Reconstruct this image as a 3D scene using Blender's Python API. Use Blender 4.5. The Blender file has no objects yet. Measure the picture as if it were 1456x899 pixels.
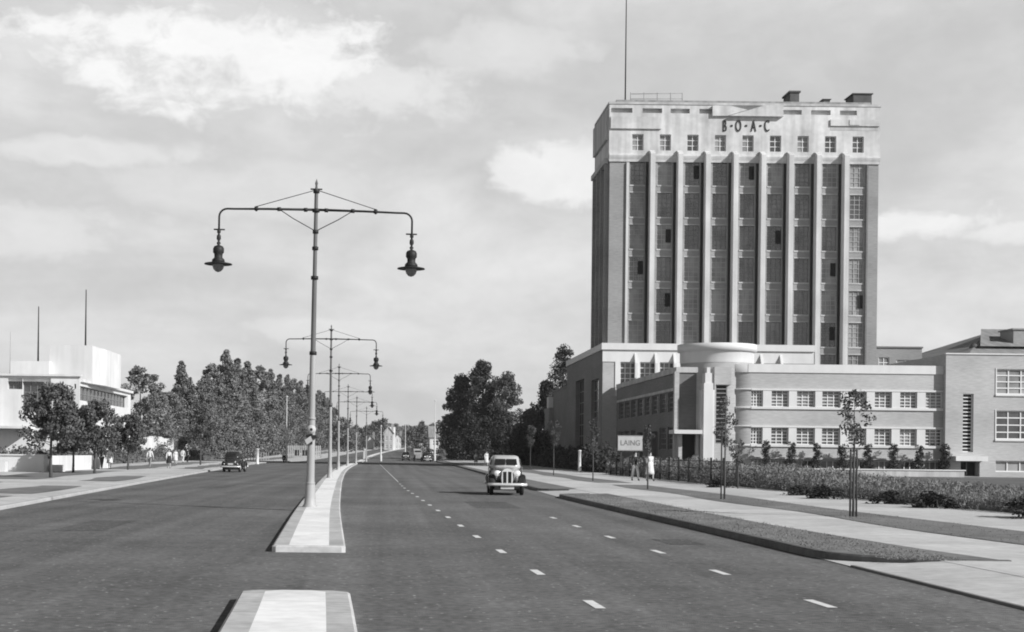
import bpy, math, random
from mathutils import Vector, Matrix, noise as mnoise
PI = math.pi
HAZE = .00013
scene = bpy.context.scene
COL = scene.collection

# ------------------------------------------------------------------ camera model
F, H, PX, PY, RL = 2050.0, 1.65, 550.0, 643.0, math.radians(0.65)
def unroll(x, y):
    dx, dy = x - PX, y - PY
    return dx*math.cos(RL) + dy*math.sin(RL), -dx*math.sin(RL) + dy*math.cos(RL)
def at(x, y, d):
    a, b = unroll(x, y)
    return Vector((a*d/F, d, H - b*d/F))
def lerp_tab(tab, y):
    if y <= tab[0][0]: return tab[0][1]
    for (a, b), (c, d) in zip(tab, tab[1:]):
        if y <= c:
            return b + (d-b)*(y-a)/(c-a)
    (a, b), (c, d) = tab[-2:]
    return d + (d-b)*(y-c)/(c-a)
def smooth_tab(tab):
    # resample with a cosine-free Catmull-Rom
    out = []
    n = len(tab)
    for i in range(n-1):
        p0 = tab[max(i-1, 0)]; p1 = tab[i]; p2 = tab[i+1]; p3 = tab[min(i+2, n-1)]
        m1 = (p2[1]-p0[1])/(p2[0]-p0[0]); m2 = (p3[1]-p1[1])/(p3[0]-p1[0])
        h = p2[0]-p1[0]
        for k in range(8):
            t = k/8
            v = ((2*t**3-3*t*t+1)*p1[1] + (t**3-2*t*t+t)*h*m1 + (-2*t**3+3*t*t)*p2[1] + (t**3-t*t)*h*m2)
            out.append((p1[0]+t*h, v))
    out.append(tab[-1])
    return out
ISL = smooth_tab([(5, -.5), (15.6, -.97), (22, -1.2), (39.5, -1.86), (64, -2.6), (84, -3.15), (121, -3.95), (160, -4.35), (200, -4.45), (252, -4.4), (290, -4.2), (360, -2.6), (430, .4), (500, 4), (640, 13)])
KR = smooth_tab([(5, 7.08), (16, 7.06), (29, 6.95), (55, 6.5), (63, 6.6), (111, 7.6), (200, 8.6), (260, 8.7), (300, 9.2), (360, 10.6), (430, 13), (500, 17), (640, 26)])
KL = smooth_tab([(5, -8.9), (20, -9.4), (38, -10.2), (53, -11), (103, -13.3), (160, -15.6), (200, -16.3), (235, -14.4), (270, -12.8), (300, -11.8), (360, -9.6), (430, -6.5), (500, -3), (640, 6)])
isl = lambda y: lerp_tab(ISL, y)
kr = lambda y: lerp_tab(KR, y)
kl = lambda y: lerp_tab(KL, y)
def gz(y):
    if y < 230: return 0.0
    t = y - 230
    return .012*t*t/(t+60)
def sr(y):          # sideways shift of the right-hand footways far off
    return 0 if y < 111 else kr(y) - 7.6

# ------------------------------------------------------------------ materials
MATS = {}
def mat(name, v, rough=.8, noise=(), bump=None, metal=0, spec=.3, streak=None, coords='Object', trans=0):
    """grey procedural material. noise = list of (scale, detail, amount); scale may be a 3-tuple"""
    if name in MATS: return MATS[name]
    m = bpy.data.materials.new(name); m.use_nodes = True
    nt = m.node_tree; nd = nt.nodes; ln = nt.links
    b = nd['Principled BSDF']
    b.inputs['Base Color'].default_value = (v, v, v, 1)
    b.inputs['Roughness'].default_value = rough
    b.inputs['Metallic'].default_value = metal
    b.inputs['Specular IOR Level'].default_value = spec
    tc = nd.new('ShaderNodeTexCoord')
    last = None
    for sc, det, amt in noise:
        mp = nd.new('ShaderNodeMapping')
        if isinstance(sc, (tuple, list)): mp.inputs['Scale'].default_value = sc
        else: mp.inputs['Scale'].default_value = (sc, sc, sc)
        ln.new(tc.outputs[coords], mp.inputs['Vector'])
        n = nd.new('ShaderNodeTexNoise'); n.inputs['Scale'].default_value = 1; n.inputs['Detail'].default_value = det
        ln.new(mp.outputs[0], n.inputs['Vector'])
        r = nd.new('ShaderNodeMapRange')
        r.inputs['From Min'].default_value = .3; r.inputs['From Max'].default_value = .7
        r.inputs['To Min'].default_value = 1-amt; r.inputs['To Max'].default_value = 1+amt
        ln.new(n.outputs['Fac'], r.inputs['Value'])
        if last is None: last = r.outputs[0]
        else:
            mu = nd.new('ShaderNodeMath'); mu.operation = 'MULTIPLY'
            ln.new(last, mu.inputs[0]); ln.new(r.outputs[0], mu.inputs[1]); last = mu.outputs[0]
    if last is not None:
        mu = nd.new('ShaderNodeMath'); mu.operation = 'MULTIPLY'; mu.inputs[1].default_value = v
        ln.new(last, mu.inputs[0])
        ln.new(mu.outputs[0], b.inputs['Base Color'])
    if bump:
        n = nd.new('ShaderNodeTexNoise'); n.inputs['Scale'].default_value = bump[0]; n.inputs['Detail'].default_value = 4
        ln.new(tc.outputs[coords], n.inputs['Vector'])
        bp = nd.new('ShaderNodeBump'); bp.inputs['Strength'].default_value = bump[1]; bp.inputs['Distance'].default_value = bump[2]
        ln.new(n.outputs['Fac'], bp.inputs['Height']); ln.new(bp.outputs[0], b.inputs['Normal'])
    MATS[name] = m
    return m
def joints(m, period, width, dark=.55, axis=1):
    nt = m.node_tree; nd = nt.nodes; ln = nt.links; b = nd['Principled BSDF']
    src = b.inputs['Base Color'].links[0].from_socket
    tc = nd.new('ShaderNodeTexCoord'); sp = nd.new('ShaderNodeSeparateXYZ'); ln.new(tc.outputs['Object'], sp.inputs[0])
    n = nd.new('ShaderNodeTexNoise'); n.inputs['Scale'].default_value = 2.5; ln.new(tc.outputs['Object'], n.inputs['Vector'])
    w = nd.new('ShaderNodeMath'); w.operation = 'MULTIPLY'; w.inputs[1].default_value = width*1.5; ln.new(n.outputs['Fac'], w.inputs[0])
    a = nd.new('ShaderNodeMath'); a.operation = 'ADD'; ln.new(sp.outputs[axis], a.inputs[0]); ln.new(w.outputs[0], a.inputs[1])
    d = nd.new('ShaderNodeMath'); d.operation = 'MODULO'; d.inputs[1].default_value = period; ln.new(a.outputs[0], d.inputs[0])
    c = nd.new('ShaderNodeMath'); c.operation = 'LESS_THAN'; c.inputs[1].default_value = width; ln.new(d.outputs[0], c.inputs[0])
    r = nd.new('ShaderNodeMapRange'); r.inputs['To Min'].default_value = 1; r.inputs['To Max'].default_value = dark; ln.new(c.outputs[0], r.inputs['Value'])
    mx = nd.new('ShaderNodeMix'); mx.data_type = 'RGBA'; mx.blend_type = 'MULTIPLY'; mx.inputs['Factor'].default_value = 1
    ln.new(src, mx.inputs['A']); ln.new(r.outputs[0], mx.inputs['B']); ln.new(mx.outputs['Result'], b.inputs['Base Color'])
    return m
def asphalt(name, v):
    m = mat(name, v, .85, [(.18, 5, .2), ((1.3, .02, 1), 4, .2), (1.7, 5, .12), (9, 4, .3)], bump=(60, .5, .02), spec=.15)
    nt = m.node_tree; nd = nt.nodes; ln = nt.links; b = nd['Principled BSDF']
    src = b.inputs['Base Color'].links[0].from_socket
    tc = nd.new('ShaderNodeTexCoord')
    vo = nd.new('ShaderNodeTexVoronoi'); vo.inputs['Scale'].default_value = 8.5
    ln.new(tc.outputs['Object'], vo.inputs['Vector'])
    lt = nd.new('ShaderNodeMapRange'); lt.inputs['From Min'].default_value = .08; lt.inputs['From Max'].default_value = .2
    lt.inputs['To Min'].default_value = 1; lt.inputs['To Max'].default_value = 0
    ln.new(vo.outputs['Distance'], lt.inputs['Value'])
    sx = nd.new('ShaderNodeSeparateColor'); ln.new(vo.outputs['Color'], sx.inputs[0])
    g = nd.new('ShaderNodeMath'); g.operation = 'GREATER_THAN'; g.inputs[1].default_value = .6
    ln.new(sx.outputs[0], g.inputs[0])
    mm = nd.new('ShaderNodeMath'); mm.operation = 'MULTIPLY'
    ln.new(lt.outputs[0], mm.inputs[0]); ln.new(g.outputs[0], mm.inputs[1])
    mx = nd.new('ShaderNodeMix'); mx.data_type = 'RGBA'
    ln.new(mm.outputs[0], mx.inputs['Factor']); ln.new(src, mx.inputs['A']); mx.inputs['B'].default_value = (.42, .42, .42, 1)
    ln.new(mx.outputs['Result'], b.inputs['Base Color'])
    return m

ASPH = asphalt('asphalt', .145)
ASPH2 = asphalt('asphalt_dark', .135)
PATH = mat('concrete_path', .5, .9, [(.25, 5, .17), (1.6, 5, .08), (6, 4, .1)], bump=(20, .3, .01)); joints(PATH, 2.4, .03, .72)
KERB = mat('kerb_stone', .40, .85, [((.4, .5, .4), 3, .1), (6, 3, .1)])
CONC = mat('pale_concrete', .80, .9, [(.5, 5, .10), (5, 5, .10)], bump=(25, .2, .01)); joints(CONC, 3.7, .03, .7)
ISLK = joints(mat('island_kerb', .46, .85, [(.8, 4, .16), (7, 4, .14)]), .92, .022, .55)
GRASS = mat('turf', .19, .95, [(.3, 5, .2), (2.2, 5, .16)], bump=(14, .35, .03), spec=.05)
FIELD = mat('field', .13, .95, [(.05, 4, .25), (1, 4, .25)], spec=.1)
KERBD = mat('kerb_stone_shaded', .11, .85, [((.4, .5, .4), 3, .2), (6, 3, .2)])  # kerb stone coloured darker to stand for shade on the right-hand kerbs
PAINT = mat('road_paint', .7, .7, [(8, 4, .12)])
ATTIC = mat('weathered_stone', .50, .9, [((.16, .16, .3), 5, .16), ((1.3, 1.3, .09), 4, .2), (1.8, 4, .08)])
STONE = mat('stone', .53, .85, [((.25, .25, .25), 5, .14), ((1.6, 1.6, .10), 4, .14)], bump=(3, .15, .03))
STONEB = mat('white_render', .62, .85, [(.3, 3, .05), ((1.5, 1.5, .2), 3, .04)])
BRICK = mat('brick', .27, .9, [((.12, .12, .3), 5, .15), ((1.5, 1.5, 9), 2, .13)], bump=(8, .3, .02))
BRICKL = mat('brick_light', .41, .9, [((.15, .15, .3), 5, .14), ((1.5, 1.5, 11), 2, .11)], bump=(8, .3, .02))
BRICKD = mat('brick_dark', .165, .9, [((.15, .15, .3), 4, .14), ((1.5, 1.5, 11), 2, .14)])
GLASS = mat('window_glass', .05, .08, [((.8, .8, .5), 1, .5)], spec=1.0)
GLASSL = mat('window_blind', .24, .35, [((.8, .8, .5), 1, .35)], spec=.6)
GLASSM = mat('window_half_blind', .13, .2, [((.8, .8, .5), 1, .5)], spec=.8)
DARK = mat('dark_opening', .012, .8)
FRAME = mat('window_frame_paint', .7, .6)
FRAMED = mat('window_frame_grey', .2, .6)
WHITE = mat('white_wall', .62, .8, [(.3, 4, .08), ((1.3, 1.3, .12), 4, .09)])
ROOFD = mat('roof_slate', .08, .8, [(1, 4, .25)])
ROOFG = mat('roof_grey', .25, .8, [((2, .1, 1), 3, .25)])
IRON = mat('cast_iron', .02, .6, [(3, 3, .2)])
POLE = mat('pole_paint', .33, .55, [((2, 2, .5), 3, .15)])
SHAFT = mat('shaft_paint', .11, .6, [((2, 2, .5), 3, .2)])
GLOBE = mat('lamp_glass', .16, .1, spec=.6)
BARK = mat('bark', .09, .95, [((4, 4, .8), 4, .3)], bump=(12, .6, .03))
STAKE = mat('timber_stake', .05, .9, [((6, 6, .6), 3, .3)])
def leafmat(name, v):
    m = mat(name, v, .75, [(.45, 3, .35), (3.5, 2, .35)], spec=.15)
    return m
LEAF = leafmat('leaf', .11)
LEAFD = leafmat('leaf_dark', .045)
LEAFT = leafmat('leaf_mid_dark', .065)
LEAFL = leafmat('leaf_light', .17)
WEED = leafmat('weed', .185)
SKIN = mat('skin', .42, .6)
HAIR = mat('hair', .03, .6)
CLOTHD = mat('cloth_dark', .025, .85, [(6, 3, .2)])
CLOTHM = mat('cloth_grey', .2, .85, [(6, 3, .15)])
CLOTHW = mat('cloth_white', .6, .85, [(6, 3, .06)])
CLOTHL = mat('cloth_light', .6, .85, [(6, 3, .08)])
SHOE = mat('shoe_leather', .02, .5)
CARG = mat('car_paint_grey', .28, .25, [(2, 2, .08)], spec=.5)
CARB = mat('car_paint_black', .03, .25, [(2, 2, .2)], spec=.5)
CARL = mat('car_paint_light', .42, .3, [(2, 2, .06)], spec=.5)
CHROME = mat('chrome', .85, .3, metal=.5)
TYRE = mat('tyre', .02, .9)
CGLASS = mat('car_glass', .02, .12, spec=.4)
LENS = mat('headlamp_lens', .75, .15, spec=.8)
PLATE = mat('plate', .5, .5)
SIGNW = mat('sign_white', .43, .6, [(3, 3, .08)])
FRAMEM = mat('window_frame_mid', .42, .6)
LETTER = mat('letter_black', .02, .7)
LETTERB = mat('letter_bronze', .12, .6)
STAINM = mat('stained_stone', .42, .9, [((.6, .6, .1), 4, .22), ((2.5, 2.5, .2), 3, .12)])

# ------------------------------------------------------------------ builders
ORG = {}     # world origin of every thing
def tag(o, label=None, cat=None, group=None, kind=None):
    if label: o['label'] = label
    if cat: o['category'] = cat
    if group: o['group'] = group
    if kind: o['kind'] = kind
    return o
def thing(name, label, cat, loc=(0, 0, 0), group=None, rz=0):
    o = bpy.data.objects.new(name, None); COL.objects.link(o)
    o.location = loc; o.rotation_euler = (0, 0, rz); o.empty_display_size = .3
    ORG[o.name] = Vector(loc)
    return tag(o, label, cat, group)
class MB:
    def __init__(s): s.v = []; s.f = []; s.sm = []
    def add(s, vs, fs, smooth=False):
        n = len(s.v); s.v += [tuple(p) for p in vs]
        for f in fs: s.f.append(tuple(i+n for i in f)); s.sm.append(smooth)
        return s
    def box(s, x0, x1, y0, y1, z0, z1):
        return s.add([(x0,y0,z0),(x1,y0,z0),(x1,y1,z0),(x0,y1,z0),(x0,y0,z1),(x1,y0,z1),(x1,y1,z1),(x0,y1,z1)],
              [(0,3,2,1),(4,5,6,7),(0,1,5,4),(1,2,6,5),(2,3,7,6),(3,0,4,7)])
    def obox(s, O, U, V, W):
        O, U, V, W = map(Vector, (O, U, V, W))
        c = [O, O+U, O+U+V, O+V]; c += [p+W for p in c]
        f = [(0,3,2,1),(4,5,6,7),(0,1,5,4),(1,2,6,5),(2,3,7,6),(3,0,4,7)]
        if U.cross(V).dot(W) < 0: f = [tuple(reversed(q)) for q in f]
        return s.add(c, f)
    def quad(s, a, b, c, d): return s.add([a, b, c, d], [(0,1,2,3)])
    def tube(s, pts, rad, seg=8, cap=True, smooth=True):
        pts = [Vector(p) for p in pts]
        if not isinstance(rad, (list, tuple)): rad = [rad]*len(pts)
        vs = []; fs = []
        prev = None
        for i, p in enumerate(pts):
            t = (pts[min(i+1, len(pts)-1)] - pts[max(i-1, 0)]).normalized()
            if prev is None:
                a = Vector((1,0,0)) if abs(t.x) < .9 else Vector((0,1,0))
                u = (a - t*a.dot(t)).normalized()
            else:
                u = (prev - t*prev.dot(t)).normalized()
            prev = u; w = t.cross(u)
            for k in range(seg):
                an = 2*PI*k/seg
                vs.append(p + (u*math.cos(an) + w*math.sin(an))*rad[i])
        for i in range(len(pts)-1):
            for k in range(seg):
                k2 = (k+1) % seg
                fs.append((i*seg+k, i*seg+k2, (i+1)*seg+k2, (i+1)*seg+k))
        if cap:
            fs.append(tuple(reversed(range(seg)))); fs.append(tuple(range((len(pts)-1)*seg, len(pts)*seg)))
        return s.add(vs, fs, smooth)
    def lathe(s, prof, c=(0,0,0), seg=16, axis='z', smooth=True, a0=0, a1=2*PI):
        full = abs(a1-a0-2*PI) < 1e-6
        n = seg if full else seg+1
        vs = []; fs = []
        for r, z in prof:
            for k in range(n):
                an = a0 + (a1-a0)*k/seg
                p = (r*math.cos(an), r*math.sin(an), z)
                if axis == 'y': p = (p[0], p[2], p[1])
                if axis == 'x': p = (p[2], p[0], p[1])
                vs.append((p[0]+c[0], p[1]+c[1], p[2]+c[2]))
        for i in range(len(prof)-1):
            for k in range(seg):
                k2 = (k+1) % n
                q = (i*n+k, i*n+k2, (i+1)*n+k2, (i+1)*n+k)
                fs.append(q if axis != 'y' else tuple(reversed(q)))
        return s.add(vs, fs, smooth)
    def loft(s, rings, smooth=True, cap=True, flip=False):
        n = len(rings[0]); vs = [p for r in rings for p in r]; fs = []
        for i in range(len(rings)-1):
            for k in range(n):
                k2 = (k+1) % n
                fs.append((i*n+k, i*n+k2, (i+1)*n+k2, (i+1)*n+k))
        if cap:
            fs.append(tuple(reversed(range(n)))); fs.append(tuple(range((len(rings)-1)*n, len(rings)*n)))
        if flip: fs = [tuple(reversed(f)) for f in fs]
        return s.add(vs, fs, smooth)
    def prism(s, poly, z0, z1):
        n = len(poly)
        vs = [(x, y, z0) for x, y in poly] + [(x, y, z1) for x, y in poly]
        fs = [tuple(reversed(range(n))), tuple(range(n, 2*n))] + [(i, (i+1) % n, n+(i+1) % n, n+i) for i in range(n)]
        return s.add(vs, fs)
    def build(s, name, m, parent=None, kind=None):
        me = bpy.data.meshes.new(name)
        if parent is not None:
            root = parent
            off = ORG[root.name]
            vs = [(x-off.x, y-off.y, z-off.z) for x, y, z in s.v]
        else: vs = s.v
        me.from_pydata(vs, [], s.f)
        me.materials.append(m)
        me.polygons.foreach_set('use_smooth', s.sm)
        me.update()
        o = bpy.data.objects.new(name, me); COL.objects.link(o)
        if parent is not None:
            o.parent = parent; ORG[o.name] = ORG[parent.name]
        else: ORG[o.name] = Vector((0,0,0))
        if kind: o['kind'] = kind
        return o
KIDS = {}
def copy_tree(o, parent=None):
    c = o.copy(); COL.objects.link(c)
    if parent is not None: c.parent = parent
    for ch in list(o.children): copy_tree(ch, c)
    return c
def place(o, loc, rz=0, sc=1, label=None, first=False):
    c = o if first else copy_tree(o)
    c.location = loc; c.rotation_euler = (0, 0, rz); c.scale = (sc, sc, sc) if not isinstance(sc, tuple) else sc
    if label: c['label'] = label
    return c

class Facade:
    """a flat wall with real openings. O origin (bottom left), U unit along, N unit outwards"""
    def __init__(s, O, U, N, w, h):
        s.O = Vector(O); s.U = Vector(U); s.N = Vector(N); s.w = w; s.h = h; s.ops = []
    def p(s, u, z, d=0): return s.O + s.U*u + Vector((0,0,z)) - s.N*d
    def opening(s, u0, u1, z0, z1, d=.25): s.ops.append((u0, u1, z0, z1, d))
    def wall(s, mb):
        us = sorted({0, s.w, *[o[0] for o in s.ops], *[o[1] for o in s.ops]})
        zs = sorted({0, s.h, *[o[2] for o in s.ops], *[o[3] for o in s.ops]})
        flip = s.U.cross(Vector((0,0,1))).dot(s.N) < 0
        def q(a, b, c, d):
            mb.quad(a, b, c, d) if not flip else mb.quad(d, c, b, a)
        for i in range(len(us)-1):
            for j in range(len(zs)-1):
                uc = (us[i]+us[i+1])/2; zc = (zs[j]+zs[j+1])/2
                if any(o[0] < uc < o[1] and o[2] < zc < o[3] for o in s.ops): continue
                q(s.p(us[i], zs[j]), s.p(us[i+1], zs[j]), s.p(us[i+1], zs[j+1]), s.p(us[i], zs[j+1]))
        for u0, u1, z0, z1, d in s.ops:
            q(s.p(u0,z0), s.p(u0,z0,d), s.p(u0,z1,d), s.p(u0,z1))
            q(s.p(u1,z0,d), s.p(u1,z0), s.p(u1,z1), s.p(u1,z1,d))
            q(s.p(u0,z1,d), s.p(u1,z1,d), s.p(u1,z1), s.p(u0,z1))
            q(s.p(u0,z0), s.p(u1,z0), s.p(u1,z0,d), s.p(u0,z0,d))
    def bar(s, mb, u0, u1, z0, z1, d0, d1):
        mb.obox(s.p(u0, z0, d1), s.U*(u1-u0), Vector((0,0,z1-z0)), s.N*(d1-d0))
    def window(s, parent, op, nx, nz, fm, gm, t=.06, name='window'):
        u0, u1, z0, z1, d = op
        mb = MB()
        a, b = d-.09, d-.02
        s.bar(mb, u0, u1, z0, z0+t, a, b); s.bar(mb, u0, u1, z1-t, z1, a, b)
        s.bar(mb, u0, u0+t, z0+t, z1-t, a, b); s.bar(mb, u1-t, u1, z0+t, z1-t, a, b)
        for i in range(1, nx):
            u = u0 + (u1-u0)*i/nx; s.bar(mb, u-t/2, u+t/2, z0+t, z1-t, a+.01, b-.005)
        for j in range(1, nz):
            z = z0 + (z1-z0)*j/nz; s.bar(mb, u0+t, u1-t, z-t/2, z+t/2, a+.02, b-.01)
        w = mb.build(name, fm, parent)
        pb = MB(); c = [s.p(u0, z0, d-.001), s.p(u1, z0, d-.001), s.p(u1, z1, d-.001), s.p(u0, z1, d-.001)]
        if s.U.cross(Vector((0,0,1))).dot(s.N) < 0: c.reverse()
        pb.quad(*c)
        pb.build('pane', gm, w)
        return w

# ------------------------------------------------------------------ ground, roads, footways
def strip(name, fa, fb, ys, dz, m, kind='structure', lift=None):
    mb = MB(); vs = []; fs = []
    for y in ys:
        z = gz(y) + dz
        vs += [(fa(y), y, z), (fb(y), y, z)]
    for i in range(len(ys)-1): fs.append((2*i, 2*i+1, 2*i+3, 2*i+2))
    mb.add(vs, fs)
    return mb.build(name, m, None, kind)
def rng(a, b, st):
    n = max(1, int(round((b-a)/st))); return [a+(b-a)*i/n for i in range(n+1)]
YS = rng(-30, 5, 5)[:-1] + rng(5, 130, 2.5)[:-1] + rng(130, 300, 5)[:-1] + rng(300, 640, 10)
# ground sheet
mb = MB(); xs = [-1600, -600, -250, -120, -60, -30, 0, 30, 60, 120, 250, 600, 1600]
ys = [-60, 0, 100, 230, 240, 250, 260, 280, 300, 320, 340, 360, 400, 450, 500, 560, 640, 800, 1000, 1400, 2200]
vs = [(x, y, gz(min(y, 1000)) - .06 - (0 if y < 120 else .05)) for y in ys for x in xs]
n = len(xs)
fs = [(j*n+i, j*n+i+1, (j+1)*n+i+1, (j+1)*n+i) for j in range(len(ys)-1) for i in range(n-1)]
mb.add(vs, fs); mb.build('ground', FIELD, None, 'structure')
# far fields need the finer rise near the road, so the road bed reaches wide of both kerbs
strip('road_bed', lambda y: kl(y)-45, lambda y: kr(y)+60, YS, -.03, FIELD)
IW = .6
strip('road_west', lambda y: kl(y), lambda y: isl(y)+.05, YS, 0, ASPH2)
strip('road_east', lambda y: isl(y)+.05, lambda y: kr(y)+.3, YS, 0, ASPH)
# cross street by the island gap
def kerb_line(name, pts, w, h, m, side):
    """kerb along a polyline of (x, y); side +1: body to the right (+x) of the line"""
    mb = MB()
    L = []; R = []
    for i, (x, y) in enumerate(pts):
        a = Vector(pts[max(i-1, 0)]); b = Vector(pts[min(i+1, len(pts)-1)])
        t = (b-a).normalized(); nrm = Vector((t.y, -t.x))*side
        L.append((x, y)); R.append((x+nrm.x*w, y+nrm.y*w))
    rings = []
    for (x, y), (u, v) in zip(L, R):
        z = gz(y)
        k = .18
        rings.append([(x, y, z-.02), (x, y, z+h-.025), (x+(u-x)*k, y+(v-y)*k, z+h), (u, v, z+h), (u, v, z-.02)])
    mb.loft(rings, smooth=False, flip=(side < 0))
    return mb.build(name, m, None, 'structure')
KH = .11
VK = .125
def seg_pts(f, a, b, st=2.0): return [(f(y), y) for y in rng(a, b, st)]
# right kerb, near verge with its rounded corner into the drive
arc = [(7.03 + 2.4*(1-math.cos(t)), 23.6 - 1.9*math.sin(t)) for t in [PI/2*k/8 for k in range(9)]]
arc = [(x, y) for x, y in arc]
near_kerb = list(reversed(arc)) + seg_pts(kr, 24.4, 54.2)
near_kerb += [(6.62, 55.2), (7.1, 56.2), (7.9, 56.8)]
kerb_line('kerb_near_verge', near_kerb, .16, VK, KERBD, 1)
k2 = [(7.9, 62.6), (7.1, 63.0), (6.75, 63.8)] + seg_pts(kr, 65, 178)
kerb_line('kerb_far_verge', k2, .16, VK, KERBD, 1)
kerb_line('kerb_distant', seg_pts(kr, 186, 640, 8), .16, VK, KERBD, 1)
kerb_line('kerb_west', seg_pts(kl, 4, 196, 3), .16, .1, KERB, -1)
kerb_line('kerb_west_distant', seg_pts(kl, 205, 640, 8), .16, .1, KERB, -1)
# verge beds
def poly_sheet(name, pts, z, m, kind='structure'):
    mb = MB(); mb.add([(x, y, z) for x, y in pts], [tuple(range(len(pts)))])
    return mb.build(name, m, None, kind)
VZ = VK - .015
v1 = [(x + .15, y) for x, y in seg_pts(kr, 24.4, 54.2, 3)] + [(7.2, 56.0), (8.2, 56.4), (8.75, 57.2)]
inner = [(x+.12, y+.12) for x, y in reversed(arc)]
poly_sheet('grass_verge_near', [(9.42, 21.85)] + inner[1:] + v1 + [(8.72, 48), (8.66, 40), (8.7, 33), (8.86, 28.5), (9.1, 24.5)], VZ, GRASS)
strip('grass_verge_far', lambda y: kr(y)+.14, lambda y: (8.5 if y < 115 else 8.5 + sr(y)), rng(64.2, 176, 4), VZ, GRASS)
strip('grass_verge_distant', lambda y: kr(y)+.14, lambda y: kr(y)+1.9, rng(188, 640, 8), VZ, GRASS)
strip('cycle_track', lambda y: 8.4 + sr(y), lambda y: 11.7 + sr(y), rng(10, 640, 5), VZ-.008, PATH)
def g2a(y): return 11.45 + .18*math.sin(y*.35) + sr(y)
def g2b(y): return 13.45 + .15*math.sin(y*.23+1) + sr(y)
strip('grass_strip_near', g2a, g2b, rng(12, 74, 1.5), VZ+.004, GRASS)
strip('grass_strip_far', g2a, g2b, rng(79, 176, 4), VZ+.004, GRASS)
strip('footway', lambda y: 11.6 + sr(y), lambda y: 17.9 + sr(y), rng(10, 640, 5), VZ-.004, PATH)
# concrete aprons of the two drives (ramp from the channel up to the footway)
mb = MB()
mb.add([(7.06, 5, .012), (8.6, 5, VZ), (7.05, 16, .012), (8.6, 16, VZ), (7.0, 21.75, .012), (8.6, 21.75, VZ), (9.45, 21.75, VZ), (9.45, 5, VZ)], [(0,1,3,2), (2,3,5,4), (1,7,6,5)])
mb.add([(7.01, 21.7, .010), (7.03, 24, .010), (9.5, 22.3, VZ-.03), (9.5, 21.7, VZ-.03)], [(0,3,2,1)])
mb.build('drive_apron_near', PATH, None, 'structure')
mb = MB(); mb.add([(6.55, 54.5, .012), (8.5, 54.5, VZ-.01), (8.5, 65, VZ-.01), (6.66, 65, .012)], [(0,1,2,3)]); mb.build('drive_apron_far', PATH, None, 'structure')
mb = MB(); mb.box(7.0, 7.055, 5, 21.7, -.01, .03); mb.build('channel_edge', BRICKD, None, 'structure')
# left side: channel path, verge pieces, cycle path, tree verge, footway, as offsets from the kerb
LZ = .085
strip('edging_path_west', lambda y: kl(y)-2.2, lambda y: kl(y)-.12, rng(4, 640, 4), LZ-.008, PATH)
for a, b in ((20, 47), (49.5, 60.5), (70, 84), (118, 190)):
    strip('grass_patch_west', lambda y: kl(y)-3.3-.25*math.sin(y*.5), lambda y: kl(y)-1.35-.2*math.sin(y*.3+1), rng(a, b, 1.0), LZ+.004, GRASS)
strip('cycle_track_west', lambda y: kl(y)-5.9, lambda y: kl(y)-2.1, rng(4, 640, 4), LZ-.004, PATH)
for a, b in ((20, 66), (72, 104), (112, 190), (215, 400)):
    strip('tree_verge_west', lambda y: kl(y)-9.3-.25*math.sin(y*.3), lambda y: kl(y)-5.7-.2*math.sin(y*.4), rng(a, b, 2.0), LZ+.006, GRASS)
strip('footway_west', lambda y: kl(y)-13.0, lambda y: kl(y)-5.8, rng(4, 640, 4), LZ, PATH)

# traffic islands in the middle of the road
def island(name, y0, y1, round_far=True, w=IW):
    L = rng(y0, y1, 2.0)
    half = []
    for y in L:
        hw = w
        e0 = y - y0; e1 = y1 - y
        half.append(hw)
    def ring(off):
        eo = min(off, .03)
        lft = [(isl(y)-h+off, y) for y, h in zip(L, half)]
        rgt = [(isl(y)+h-off, y) for y, h in zip(L, half)]
        # chamfered ends
        c = .16
        a = [(lft[0][0]+c*.4, y0+eo), (lft[0][0], y0+eo+c*.4)]
        lft[0:1] = a
        rgt[0:1] = [(rgt[0][0]-c*.4, y0+eo), (rgt[0][0], y0+eo+c*.4)]
        xl, xr = lft[-1][0], rgt[-1][0]
        lft[-1:] = [(xl, y1-eo-c), (xl+c, y1-eo)]
        rgt[-1:] = [(xr, y1-eo-c), (xr-c, y1-eo)]
        return rgt + list(reversed(lft))
    R0 = ring(0); R1 = ring(.03); R2 = ring(.27)
    # ends keep full-width pale slab, only the long sides carry the darker kerb
    n = len(R0)
    kb = MB()
    vs = [(x, y, gz(y)-.02) for x, y in R0] + [(x, y, gz(y)+KH-.02) for x, y in R0] + [(x, y, gz(y)+KH) for x, y in R1] + [(x, y, gz(y)+KH) for x, y in R2]
    fs = []
    for k in range(3):
        for i in range(n):
            j = (i+1) % n
            fs.append((k*n+i, k*n+j, (k+1)*n+j, (k+1)*n+i))
    kb.add(vs, fs); kb.build(name+'_kerb', ISLK, None, 'structure')
    tb = MB(); m = n//2
    vs = [(x, y, gz(y)+KH+.001) for x, y in R2]
    tb.add(vs, [(i, i+1, n-2-i, n-1-i) for i in range(m-1)])
    tb.build(name+'_paving', CONC, None, 'structure')
island('island_front', 4, 16.0)
island('island_middle', 23.5, 58.6)
island('island_crossing', 59.6, 76.4)
island('island_rear', 77.5, 262)
island('island_distant', 288, 620)

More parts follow.
